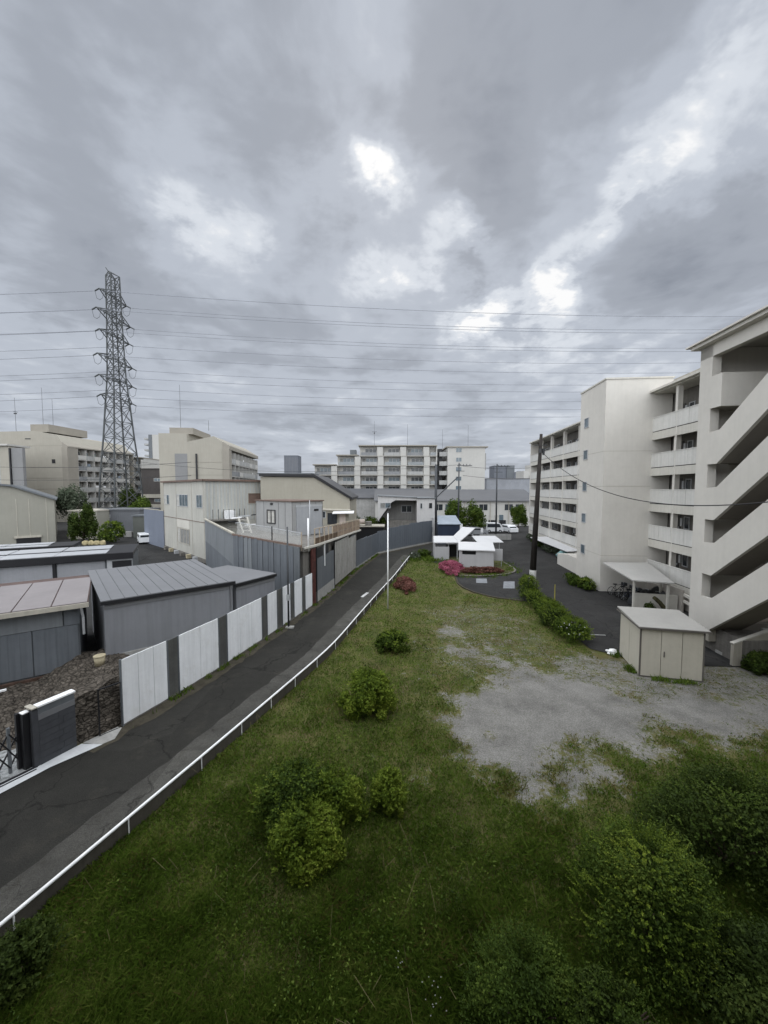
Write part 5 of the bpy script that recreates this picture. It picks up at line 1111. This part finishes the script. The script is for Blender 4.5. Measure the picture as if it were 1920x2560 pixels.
t = thing('annex', 'small plain beige annex beside the large left warehouse', 'annex', (-53.6, 65, 0)); s = M(); s.box(0, 4.9, 0, 6, 0, 4.6); s.build('wall', BEIGEW, t); s = M(); s.box(-.1, 5.0, -.1, 6.1, 4.602, 4.8); s.build('roof', CREAM_D, t); s = M(); s.box(.2, 5.8, -.5, -.02, 0, 1.4); s.build('base_ledge', CREAM_D, t)
def simple_block(nm, label, cat, X0, X1, Y0, D, H, m_, roofm=None, parts=None, zroof=.25, over=.15):
    t = thing(nm, label, cat, (X0, Y0, 0)); W = X1 - X0; s = M(); s.box(0, W, 0, D, 0, H); s.build('wall', m_, t)
    s = M(); s.box(-over, W + over, -over, D + over, H + .005, H + zroof); s.build('roof', roofm or m_, t)
    if parts: parts(t, W, H)
    return t
GREYH = mat('slate_panel_wall', (.115, .12, .13), .8, .08, .3, .1)
def gh(t, W, H):
    window(t, 1.2, 3.3, .6, .6, 0, ALU, GLASS, 1); s = M(); s.box(3.0, 3.1, -.03, -.003, 0, H); s.build('joint', GREYD, t); s = M(); s.box(5.6, 6.4, -.05, -.003, 1.0, 2.6); s.build('door', GREYD, t); s = M(); s.box(.2, 6.0, -.8, -.02, 0, .9); s.build('base_ledge', CONC, t)
simple_block('grey_house', 'flat fronted grey panel building under the pylon between two trees', 'building', -50.4, -43.4, 68, 6, 4.6, GREYH, GREYH, gh)
simple_block('dark_shed', 'dark olive grey shed right of the grey panel building', 'shed', -43.3, -38.6, 66, 6, 3.7, mat('olive_grey', (.095, .10, .09), .8, .1, .3), GREYD)
def db(t, W, H):
    for k in range(3): window(t, 3.5 + (k % 2) * 2.2, 10.6 - k * 2.9, 2.0, .9, 0, FRAMEW, GLASSB, 2)
    s = M(); s.box(0, W, -.6, 0, 3.0, 4.2); s.box(0, W, -.5, 0, 6.0, 7.0); s.build('balcony', CREAM_D, t)
    for k in range(4): s = M(); s.box(.6 + k * 2, 1.9 + k * 2, -.05, -.003, .8, 2.6); s.build('dark_opening', BK, t)
simple_block('dark_building', 'dark brown block between the left balcony flats and the cream end block', 'building', -68.0, -58.0, 108, 9, 14.0, DBR, DBR, db)
# ---------------- apartment blocks
def balconies(t, x0, x1, floors, z0, fh, bays, dep=1.3, y=0.0, wall=None, rail=None, wins=2, seed=1, frame=None, fin=True):
    r = random.Random(seed); wall = wall or APTD; rail = rail or APTG; w = (x1 - x0) / bays
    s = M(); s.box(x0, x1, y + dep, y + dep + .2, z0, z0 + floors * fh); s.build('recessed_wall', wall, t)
    for f in range(floors):
        z = z0 + f * fh; s = M(); s.box(x0, x1, y + .02, y + dep, z - .2, z); s.build('balcony_slab', APT, t)
        for b in range(bays):
            a = x0 + b * w; s = M(); s.box(a + .06, a + w - .06, y - .04, y + .02, z + .02, z + 1.08); s.build('balcony_rail', r.choice((rail, rail, APTG2, APT)), t)
            k = r.uniform(.5, .72); window(t, a + .25, z + .15, w * k, 1.95, y + dep, frame or FRAMEW, r.choice((GLASS, GLASS, GLASSB)), r.choice((2, 2, 3, 4)), r.choice((None, CURT, CURT2)), .07, .07)
            if r.random() < .45: s = M(); h = r.uniform(.5, .9); c = a + w * r.uniform(.1, .6); s.box(c, c + r.uniform(.5, 1.2), y + .5, y + .56, z + 1.1, z + 1.1 + h * .8); s.build('laundry', r.choice((CURT, WHITEP, CURT2, LBLUE)), t)
    if fin:
        for b in range(bays + 1):
            a = x0 + b * w; s = M(); s.box(a - .07, a + .07, y + .02, y + dep, z0, z0 + floors * fh - .2); s.build('partition', APT, t)
APTG2 = mat('apartment_rail_grey', (.21, .215, .22), .8, .15, .5, .3)
def antenna(t, x, y, z, h, cross=True):
    s = M(); s.tube([(x, y, z), (x, y, z + h)], .045, .03, 6)
    if cross: s.bar((x - .7, y, z + h * .6), (x + .7, y, z + h * .6), .08); s.bar((x, y - .3, z + h * .55), (x, y + .3, z + h * .55), .3)
    s.build('antenna', STEEL, t)
# block 1, far left
t = along('apartment_block', 'large cream block with rows of balconies behind the pylon on the far left', 'apartment block', (-80, 98), (-78.4, 121)); L_ = 23.05
s = M(); s.prismX([(1.5, 0), (18.6, 0), (18.6, 23.1), (9, 23.2), (2.8, 22.1), (1.5, 20)], 0, L_); s.build('wall', APT2, t)
APT2D = mat('apartment_cream_shade', (.27, .25, .215), .9, .08, .1)
s = M(); s.prismX([(-.1, 19.0), (1.49, 19.0), (1.49, 20.3), (-.1, 19.3)], -.1, L_ + .1); s.box(-.3, 2.8, -.02, 1.49, 0, 19.0); s.box(L_ - .2, L_, 0, 1.49, 0, 19.0); s.build('surround', APT2D, t)
balconies(t, 2.85, 21.0, 6, 2.2, 2.8, 7, 1.3, 0, seed=4, frame=FRAMEW)
s = M(); s.box(2, 14, 7, 12, 23.2, 25.2); s.build('roof_housing', APT2D, t)
for z in (8.4, 11.2, 14.0, 19.4): s = M(); s.box(-.03, -.002, 1.5, 18.6, z, z + .08); s.build('render_joint', APT2D, t)
s = M(); s.box(-.06, -.003, 3.6, 4.5, 15.0, 16.0); s.build('window', BK, t); s = M(); s.box(-.06, -.003, 10, 11.5, 21.1, 21.35); s.build('vent', BK, t)
antenna(t, 2, 16, 23.1, 9); antenna(t, 4, 10.4, 23.1, 12, False); antenna(t, 4, 7.6, 23.1, 9, False)
# stepped wing beyond
t = thing('apartment_block', 'lower stepped flats with balconies to the right of the far left block', 'apartment block', (-84.5, 126, 0))
s = M(); s.box(0, 5.2, 1.5, 12, 0, 18.6); s.box(5.2, 8.6, 1.5, 12, 0, 13.6); s.build('wall', APT, t)
s = M(); s.box(-.1, 5.3, -.1, 12.1, 18.6, 18.9); s.box(5.21, 8.8, -.1, 12.1, 13.6, 13.9); s.build('roof', APT2D, t)
balconies(t, .2, 5.2, 6, 1.8, 2.75, 2, 1.3, 0, seed=8); balconies(t, 5.35, 8.5, 4, 1.8, 2.75, 1, 1.3, 0, seed=9)
# block 0, cut off at the left edge
t = thing('apartment_block', 'cream flats cut off by the left edge with a grey end panel', 'apartment block', (-104, 86, 0))
s = M(); s.box(0, 18.5, 1.4, 5, 0, 18.0); s.box(18.5, 20.6, 0, 1.6, 0, 17.9); s.build('wall', APT2, t);
GREYE = mat('grey_end_panel', (.20, .20, .20), .8, .06, .2)
s = M(); s.box(20.9, 23.4, .2, .9, 0, 17.6); s.build('end_panel', GREYE, t); s = M(); s.box(20.62, 20.88, -.1, .6, 0, 17.5); s.build('drain_column', BK, t)
s = M(); s.box(-.2, 20.8, -.5, 5.2, 18.01, 18.4); s.build('roof', APT, t); balconies(t, 8, 18.4, 6, 1.0, 2.8, 4, 1.35, 0, seed=10)
# block 2
t = along('apartment_block', 'cream end block with curved balconies, right of the pylon', 'apartment block', (-34.4, 86), (-36.9, 113)); L_ = 27.1
s = M(); s.prismX([(1.4, 0), (14.9, 0), (14.9, 20.6), (9.0, 20.6), (8.95, 18.8), (3.3, 20.1), (1.4, 18.9)], 0, L_); s.build('wall', APT2, t)
s = M(); s.prismX([(-.1, 17.2), (1.39, 17.2), (1.39, 18.9), (-.1, 18.0)], -.1, L_ + .1); s.box(-.25, 1.6, -.02, 1.39, 0, 17.2); s.build('surround', APT2D, t)
s = M(); s.box(-.05, -.003, 9.0, 11.6, 0, 16.2); s.build('grey_strip', GREYE, t)
for z in (8.6, 11.5, 14.3): s = M(); s.box(-.03, -.002, 1.4, 9, z, z + .07); s.build('render_joint', APT2D, t)
s = M(); s.bar((-.15, 7.0, 4), (-.15, 7.0, 16.2), .3); s.build('downpipe', BK, t)
balconies(t, 1.7, 26.8, 6, .2, 2.8, 8, 1.25, 0, seed=12)
s = M(); s.box(1, 12, 8, 13, 20.6, 22.0); s.build('roof_housing', APT2D, t); antenna(t, 2, 11, 20.6, 11, False); antenna(t, 5, 6, 22, 2.4, False)
# slab tower far behind
t = thing('high_rise', 'tall pale high rise with stacked balconies far behind, left of the cream end block', 'high rise', (-123, 200, 0)); s = M(); s.box(1.6, 22, 0, 14, 0, 36.6); s.build('wall', APT, t)
s = M(); s.box(1.5, 3.3, -.15, -.01, 14, 36.6); s.build('dark_strip', GREYD, t)
for k in range(10): z = 8 + k * 2.9; s = M(); s.box(-1.2, 1.55, .5, 8, z, z + .9); s.build('balcony', APTG, t); window(t, 7.6, z + 1.0, 2.0, 1.5, 0, FRAMEW, GLASS, 1) if k > 2 else None
# central apartments
def central():
    t = thing('apartment_block', 'wide stepped white block of flats in the centre background', 'apartment block', (-20.4, 112, 0)); fh = 2.75; H = [15.35, 18.1, 20.85]; X = [0, 6.8, 13.3, 35.8]
    s = M()
    for i in range(3): s.box(X[i], X[i + 1], 1.5, 14, 0, H[i])
    s.build('wall', APT, t)
    for i in range(3): s = M(); s.box(X[i] - .3, X[i + 1] - (.31 if i < 2 else -.0), -.3, 14, H[i] + .005, H[i] + .3); s.build('roof_slab', APT2D, t)
    for f in range(7):
        x0 = 0 if f <= 4 else (6.8 if f == 5 else 13.3); z = 1.6 + f * fh; s = M(); s.box(x0, 35.8, -.18, 1.5, z - .22, z + .02); s.build('balcony_slab', APTS, t)
        x = x0 + .2; r = random.Random(f * 3 + 1); seq = (5.4, 2.0)
        k = 0
        while x < 35.2:
            w = min(4.9, 35.6 - x)
            if w > 2: window(t, x + .3, z + .15, w - .5, 2.0, 1.5, FRAMEW, r.choice((GLASS, GLASSB, GLASS)), 4, r.choice((CURT, CURT2, CURT)), .08, .09)
            s = M(); s.box(x + .25, x + w - .1, -.12, -.05, z + .05, z + .95); s.build('balcony_rail', r.choice((APTG, CLEARB, APTG2)), t)
            s = M(); s.box(x + w, x + w + 1.7, -.1, 1.49, z + .02, z + fh - .23) if x + w + 1.7 < 35.8 else s.box(35.5, 35.8, -.1, 1.49, z + .02, z + fh - .23); s.build('pier', APT, t)
            x += 6.7 if k % 2 else 6.7; k += 1
    antenna(t, 17.5, 5, 20.9, 8); antenna(t, 27.5, 5, 20.9, 7, False)
    s = M(); s.box(10.2, 12.0, 4, 7, 18.1, 20.2); s.build('tank', GREYD, t)
    # open stair and plain wing
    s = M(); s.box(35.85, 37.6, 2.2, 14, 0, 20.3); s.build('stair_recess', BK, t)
    for f in range(7): z = 1.6 + f * fh; s = M(); s.box(36.6, 39.2, .8, 2.15, z - .1, z + 1.15); s.build('stair_landing', APTG, t)
    s = M(); s.box(38.9, 49.8, .4, 14, 0, 20.5); s.build('wing_wall', APT, t); s = M(); s.box(38.5, 50.6, .1, 14.2, 20.505, 20.85); s.build('roof_slab', APT2D, t)
    for f in range(7): window(t, 41.3, 2.6 + f * fh, 1.7, 1.3, .4, FRAMEW, GLASSB, 2)
    s = M(); s.box(49.9, 50.5, 2, 8, 14, 19); s.build('side_balcony', APTG, t); antenna(t, 46, 6, 20.85, 7, False); antenna(t, 38.5, 8, 20.85, 6, False)
APTS = mat('balcony_edge', (.34, .325, .295), .85, .1, .2, .2); CLEARB = clearmat('balcony_glass', (.30, .32, .33), .6)
central()
simple_block('flat_roofed_block', 'low pale block with grey roof layers left of the stepped flats', 'building', -30.2, -17.2, 92, 9, 12.0, mat('banded_grey', (.33, .335, .34), .7, .12, .3), GREYD)
def tw(t, W, H):
    for k in range(9): s = M(); s.box(.6 + k * 1.15, .9 + k * 1.15, -.1, -.01, 14, H - 1.2); s.build('rib', GREYR, t)
simple_block('office_tower', 'small blue grey office tower on the horizon above the beige warehouse', 'tower', -77.6, -66.8, 300, 12, 34.5, FARG, FARG, tw)
t = simple_block('office_tower', 'dark grey tower on the horizon left of the right flats', 'tower', 71.5, 84.0, 250, 12, 23.6, FARG, FARG); s = M(); s.box(8.0, 12.9, -.6, -.01, 0, 23.9); s.build('dark_face', GREYD, t)
t = thing('silo', 'pale round tank beside the dark grey tower on the horizon', 'tank', (87.5, 250, 0)); s = M(); s.tube([(0, 0, 0), (0, 0, 19.2)], 3.4, None, 20); s.build('drum', FARG, t, True); s = M(); s.tube([(0, 0, 19.2), (0, 0, 20.3)], 3.5, 1.2, 20); s.build('dome', FARG, t)
t = thing('apartment_block', 'far pale flats with stacked balconies just left of the right hand flats', 'apartment block', (72.5, 200, 0)); s = M(); s.box(0, 24, 0, 12, 0, 18); s.box(5, 24, 0, 12, 18, 21.4); s.build('wall', APT, t)
for k in range(6): s = M(); s.box(.2 + k * .7, 16, -1.2, -.02, 2.8 + k * 2.9, 3.9 + k * 2.9); s.build('balcony', APTG, t); window(t, 2.2 + k * .6, 1.4 + k * 2.9, 4.5, 1.2, -.0, FRAMEW, GLASS, 3)
simple_block('flat_roofed_block', 'low grey roofs stepping up behind the long roofed building', 'building', 36, 62, 135, 14, 12.0, mat('grey_roof_mass', (.24, .25, .27), .7, .15, .3), GREYR)
# long grey roofed building
def longb():
    t = thing('long_building', 'long low cream building under a plain dark grey roof in the centre background', 'building', (-2, 88, 0)); L_ = 37
    s = M(); s.box(0, L_, 0, 10, 0, 6.0); s.build('wall', APT, t)
    s = M(); s.prismX([(-.5, 5.9), (9, 8.35), (9, 8.0), (-.5, 5.75)][::-1], -.3, L_ + .3); s.build('roof', LROOF, t)
    s = M(); s.box(-.3, L_ + .3, -.6, -.5, 5.65, 5.98); s.build('gutter', GREYR, t)
    for x in (13.5, 21.3, 23.8, 29.6, 32.1, 35.2): window(t, x, 3.5, 2.0, 1.5, 0, FRAMEW, GLASS, 2)
    window(t, 16, 3.6, 2.4, 1.4, 0, FRAMEW, GLASSB, 2); window(t, 27.3, .9, 2.2, 1.7, 0, FRAMEW, GLASSB, 2, CURT)
    for x in (20.5, 26.4, 30.6, 34.6): s = M(); s.tube([(x, -.1, 0), (x, -.1, 5.7)], .07, None, 6); s.build('downpipe', CREAM_D, t)
    for x in (26.0, 28.4): s = M(); s.box(x, x + 1.6, -.06, -.003, 0, 1.3); s.build('dark_opening', BK, t)
LROOF = mat('dark_sheet_roof', (.072, .074, .08), .6, .08, .3)
longb()
t = thing('warehouse', 'low dark roofed shed with a small black gable in front of the stepped flats', 'warehouse', (-12, 96, 0)); s = M(); s.box(0, 24, 0, 8, 0, 6.4); s.build('wall', CONC, t); s = M(); s.prismX([(-.4, 6.3), (8, 8.6), (8, 8.3), (-.4, 6.1)][::-1], -.3, 24.3); s.build('roof', LROOF, t)
# white house with the cut away corner
def white_house():
    t = thing('white_house', 'white house with a slanting dark edged front wall beyond the grey fence', 'house', (-.95, 60, 0))
    s = M(); s.box(0, 6.1, 2.6, 9, 0, 6.7); s.build('recessed_wall', GREYWALL, t)
    s = M(); s.prismY([(0, 3.3), (0, 7.25), (6.05, 6.95), (6.05, 6.6), (2.7, 6.65), (2.0, 6.2)], 0, .25); s.build('front_wall', WHITEH, t)
    s = M(); s.bar((-.05, .1, 3.15), (2.2, .1, 6.3), .3, .12); s.bar((2.15, .1, 6.3), (2.9, .1, 6.6), .3, .1); s.build('dark_edge', BK, t)
    s = M(); s.box(0, .25, .25, 2.6, 3.3, 7.0); s.build('side_wall', WHITEH, t)
    s = M(); s.box(6.1, 8.9, 0, 9, 0, 6.9); s.build('right_wing', WHITEH, t)
    s = M(); s._add([(-.2, -.2, 7.3), (6.1, -.2, 7.0), (6.1, 9.2, 7.0), (-.2, 9.2, 7.3), (-.2, -.2, 7.4), (6.1, -.2, 7.1), (6.1, 9.2, 7.1), (-.2, 9.2, 7.4)], [(0, 3, 2, 1), (4, 5, 6, 7), (0, 1, 5, 4), (1, 2, 6, 5), (2, 3, 7, 6), (3, 0, 4, 7)]); s.box(6.1, 9.05, -.2, 9.2, 6.92, 7.02); s.build('roof', GREYD, t)
    window(t, .35, 5.4, 1.6, 0.85, 0, ALU, GLASSB, 2, CURT2); window(t, 6.6, 5.3, .35, .9, 0, ALU, GLASS, 1); window(t, 8.0, 5.4, .45, .8, 0, BK, GLASS, 1); window(t, 3.8, 4.6, 1.7, 1.1, 2.6, ALU, GLASS, 2)
    window(t, 6.3, 1.9, .5, 1.0, 0, ALU, GLASS, 1); window(t, 7.9, 1.6, .7, .9, 0, ALU, GLASS, 1)
    s = M(); s.box(1.5, 6.0, 0.2, 2.5, 2.2, 3.4); s.build('stored_boards', CONCD, t); s = M(); s.tube([(7.2, -.15, 1), (7.2, -.15, 3.6)], .06, None, 6); s.tube([(8.6, -.15, 1), (8.6, -.15, 3.9), (8.3, -.15, 3.9)], .06, None, 6); s.build('pipe', ALU, t)
WHITEH = mat('white_render', (.52, .51, .50), .85, .05, .3, .12); GREYWALL = mat('grey_render', (.24, .235, .225), .85, .12, .5, .2)
white_house()
t = thing('lean_to_roofs', 'dark lean-to with a pinkish tarpaulin behind the near end of the grey fence', 'lean-to', (-4.6, 54.5, 0)); s = M(); s.box(0, 4.5, 0, 3, 0, 2.9); s.build('wall', BK, t); s = M(); s.box(-.1, 4.7, -.3, 3.1, 3.0, 3.12); s.build('roof', CREAM_D, t); s = M(); s.tube([(.2, 1, 3.6), (1.8, 1, 3.7)], .35, None, 10); s.build('rolled_tarp', PINK, t); s = M(); s.box(1.9, 2.8, .4, 1.6, 3.13, 3.7); s.build('crate', CONCD, t)
# grey sheet fence on the far left side of the lane
def far_fence():
    t = thing('sheet_fence', 'long curving blue grey sheet fence along the far left side of the lane', 'fence', (-2.9, 39.7, 0)); P = [(0, 0), (.45, 2.1), (.95, 4.4), (1.45, 6.7), (2.05, 9.3), (3.4, 11.2), (5.0, 13.2), (6.6, 15.3), (8.3, 17.4), (10.4, 19.9)]; H = [2.95, 2.9, 2.8, 2.75, 2.95, 3.2, 3.3, 3.45, 3.5, 3.6]
    for i in range(len(P) - 1):
        a, b = P[i], P[i + 1]; d = Vector((b[0] - a[0], b[1] - a[1])).normalized(); s = M(); sheet_wall(s, a, (b[0] - d.x * .04, b[1] - d.y * .04), .25, H[i], .45, .02); s.build('fence_panel', GREYB if i < 3 else GREYB3, t)
        s = M(); s.prism([a, b, (b[0] - .12, b[1] + .02), (a[0] - .12, a[1] + .02)], 0, .26); s.build('plinth', CONC, t)
GREYB3 = mat('slate_sheet', (.11, .124, .142), .6, .07, .3, .2)
far_fence()
# navy shed
t = thing('navy_shed', 'navy blue shed with a pale blue roof at the end of the grey fence', 'shed', (8.2, 58, 0)); s = M(); s.box(0, 3.3, 0, 3, 0, 3.1); s.build('wall', NAVY, t); s = M(); s._add([(-.1, -.15, 3.1), (3.5, -.15, 3.1), (3.2, 3, 4.2), (.3, 3, 4.2), (-.1, -.15, 3.0), (3.5, -.15, 3.0), (3.2, 3, 3.0), (.3, 3, 3.0)], [(0, 1, 2, 3), (4, 7, 6, 5), (0, 4, 5, 1), (1, 5, 6, 2), (2, 6, 7, 3), (3, 7, 4, 0)]); s.build('roof', LBLUE, t); s = M(); s.box(3.31, 3.7, -.1, .3, 0, 3.1); s.build('corner_post', WHITEP, t)
# white shelters
def shelters():
    t = thing('white_shelter', 'white shelter with a kinked sloping roof, leftmost of the group by the pink azaleas', 'shelter', (5.95, 45, 0)); SG = None
    s = M(); s.box(0, 1.75, 0, .12, 0, 1.55); s.build('wall', PALEW, t); s = M(); s.box(0, .12, .12, 1.4, 0, 1.9); s.build('side_wall', PALEW, t)
    s = M(); s._add([(-.1, -.1, 2.0), (2.85, -.1, 2.0), (2.85, 3.4, 2.35), (0.3, 3.4, 2.35), (-.1, -.1, 2.1), (2.85, -.1, 2.1), (2.85, 3.4, 2.45), (.3, 3.4, 2.45)], [(0, 3, 2, 1), (4, 5, 6, 7), (0, 1, 5, 4), (1, 2, 6, 5), (2, 3, 7, 6), (3, 0, 4, 7)])
    s._add([(2.86, -.1, 2.02), (2.86, 3.4, 2.37), (5.3, 9.6, 2.9), (6.7, 8.0, 2.9), (2.86, -.1, 2.12), (2.86, 3.4, 2.47), (5.3, 9.6, 3.0), (6.7, 8.0, 3.0)], [(0, 1, 2, 3), (4, 7, 6, 5), (0, 4, 5, 1), (1, 5, 6, 2), (2, 6, 7, 3), (3, 7, 4, 0)]); s.build('roof', PALEC, t)
    for x, y in ((1.7, .3), (2.7, 0.0), (2.75, 3.0), (4.6, 5.0), (6.4, 7.9)): s = M(); s.tube([(x, y, 0), (x, y, 2.05 + .08 * y)], .05, None, 8); s.build('post', ALU, t)
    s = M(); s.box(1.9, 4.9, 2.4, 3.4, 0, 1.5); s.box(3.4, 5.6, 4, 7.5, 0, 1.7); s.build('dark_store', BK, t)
    t = along('white_shelter', 'white walled shelter with a strip opening behind the reddish azalea hedge', 'shelter', (7.95, 40.4), (11.45, 39.7)); L_ = 3.57
    s = M(); s.box(0, L_, 0, .12, 0, 1.45); s.box(1.75, L_ + .0, 0, .12, 1.45, 1.86); s.box(0, .35, 0, .12, 1.45, 1.86); s.box(0, .12, .13, 2.5, 0, 1.86); s.build('wall', PALEW, t)
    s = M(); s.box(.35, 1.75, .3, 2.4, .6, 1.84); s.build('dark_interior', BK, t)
    s = M(); s._add([(-.08, -.15, 1.88), (L_ + .12, -.15, 1.88), (L_ + .1, 2.7, 2.35), (-.08, 2.7, 2.35), (-.08, -.15, 1.98), (L_ + .12, -.15, 1.98), (L_ + .1, 2.7, 2.45), (-.08, 2.7, 2.45)], [(0, 3, 2, 1), (4, 5, 6, 7), (0, 1, 5, 4), (1, 2, 6, 5), (2, 3, 7, 6), (3, 0, 4, 7)]); s.build('roof', PALEC, t)
    s = M(); s.box(L_ + .02, L_ + 1.0, 1.2, 1.32, .7, 1.95); s.build('side_screen', PALEW, t)
    s = M(); s.tube([(L_ + .9, 1.26, 0), (L_ + .9, 1.26, .7)], .04, None, 8); s.build('post', ALU, t)
    t = thing('white_shelter', 'white flat canopy farthest right of the shelter group, with nothing under it', 'shelter', (11.4, 46, 0))
    s = M(); s._add([(-.1, 0, 1.85), (3.0, 0, 1.9), (3.35, 4.6, 2.1), (.2, 4.6, 2.1), (-.1, 0, 1.93), (3.0, 0, 1.98), (3.35, 4.6, 2.2), (.2, 4.6, 2.2)], [(0, 3, 2, 1), (4, 5, 6, 7), (0, 1, 5, 4), (1, 2, 6, 5), (2, 3, 7, 6), (3, 0, 4, 7)]); s.build('roof', PALEC, t)
    for x, y in ((.3, .3), (2.6, .3), (.5, 4.2), (2.9, 4.2)): s = M(); s.tube([(x, y, 0), (x, y, 1.9)], .05, None, 8); s.build('post', ALU, t)
PALEW = mat('pale_grey_wall', (.40, .395, .40), .8, .05, .8, .1)
shelters()
# ================================================================ pylon and lines
def pylon():
    t = thing('lattice_pylon', 'tall dark lattice power pylon rising among the flats on the left', 'pylon', (-58.1, 85, 0)); t.scale = (1, 1, .955)
    prof = [(0, 4.6), (12, 3.8), (20, 2.95), (28, 2.3), (34, 1.75), (45, 1.45), (56.5, 1.25)]
    def w(z):
        for (a, p), (b, q_) in zip(prof, prof[1:]):
            if a <= z <= b: return p + (q_ - p) * (z - a) / (b - a)
        return prof[-1][1]
    def c(z, i): k = w(z); a = .32 + i * math.pi / 2; return (k * 1.0 * math.cos(a) - .1 * 0, k * 1.0 * math.sin(a), z)
    zs = [0, 4.5, 9, 13, 17, 20.5, 24, 27.5, 30.5, 33.5, 36, 38.5, 41, 43.5, 46, 48.5, 50.5, 52.5, 54.5, 56.5]
    for i in range(4):
        s = M()
        for a, b in zip(zs, zs[1:]): s.bar(c(a, i), c(b, i), .24 if a < 30 else .2)
        s.build('leg', PYL, t)
    s = M()
    for k, (a, b) in enumerate(zip(zs, zs[1:])):
        for i in range(4):
            j = (i + 1) % 4; s.bar(c(a, i), c(b, j), .10); s.bar(c(a, j), c(b, i), .10); s.bar(c(b, i), c(b, j), .11)
    s.build('lattice', PYL, t)
    tips = []
    for z, l in ((52.0, 3.6), (47.6, 4.6), (43.4, 4.0), (38.0, 4.8), (33.6, 4.6), (29.5, 4.3)):
        for sg in (-1, 1):
            s = M(); L_ = l; tip = Vector((.25 * sg, sg * L_ * 1.05, z - .2)); k = w(z) * .7
            for x in (-k, k):
                s.bar((x, sg * k, z + .8), tip, .14); s.bar((x, sg * k, z - .9), tip, .14); s.bar((x * .6, sg * L_ * .5, z + .3), (x * .5, sg * L_ * .5, z - .55), .1)
                s.bar((x * .6, sg * L_ * .5, z + .3), (-x * .6, sg * L_ * .5, z - .5), .08); s.bar((x, sg * k, z + .8), (x * .6, sg * L_ * .5, z - .5), .08)
            s.build('crossarm', PYL, t)
            for dx in (-1, 1):
                s = M(); s.tube([tip, tip + Vector((dx * .9, 0, -.5))], .14, .14, 6)
                s.tube([tip + Vector((dx * .9, 0, -.5)), tip + Vector((dx * .6, 0, -2.0)), tip + Vector((0, 0, -2.4))], .045, None, 4); s.build('insulator', PYL, t)
            tips.append(tip)
    s = M(); s.bar((0, 0, 56), (-1.0, -.6, 58.0), .14)
    for i in range(4): s.bar(c(56.5, i), (-.6, -.3, 57.4), .12)
    s.build('peak', PYL, t)
    s = M(); s.box(-7, 7, -6, 6, 0, 0.3); s.build('footing', CONCD, t)
    G = 'high voltage conductors strung from the pylon'
    names = ['topmost', 'second', 'third', 'fourth', 'fifth', 'lowest']
    o = Vector((-58.1, 85, 0)); R0 = Vector((300, 118, 0)); L0 = Vector((-320, 76, 0))
    for i, tp in enumerate(tips):
        tp = Vector((tp.x, tp.y, tp.z * .955)); lv = names[i // 2]; side = 'near' if i % 2 == 0 else 'far'
        p = o + tp + Vector((.9, 0, -.5)); z = tp.z
        wire('conductor', '%s %s side conductor running right from the pylon across the sky' % (lv, side), p, (R0.x, R0.y + tp.y, z + 24), 9.5, .045, WIRE, G)
        p = o + tp + Vector((-.9, 0, -.5)); wire('conductor', '%s %s side conductor running left from the pylon out of the picture' % (lv, side), p, (L0.x, L0.y + tp.y, z + 2), 4.5, .045, WIRE, G)
PYL = mat('pylon_steel', (.055, .06, .062), .6, .2, 1)
pylon()
# ================================================================ block the picture is taken from
t = thing('apartment_block', 'block of flats the view looks out from, behind the viewer', 'apartment block', (-22, -1.0, 0))
s = M(); s.box(0, 66, -9, 0, 0, 15.6); s.build('wall', CREAM, t); s = M(); s.box(-.3, 66.3, -9.3, .5, 15.62, 15.85); s.build('roof', CREAM, t)
for i in range(5): s = M(); s.box(0, 66, .005, .7, 1.4 + 2.8 * i - .16, 1.4 + 2.8 * i) ; s.box(0, 66, .6, .7, 1.4 + 2.8 * i, 1.4 + 2.8 * i + (1.0 if i != 2 else .9)); s.build('parapet', GALW, t)
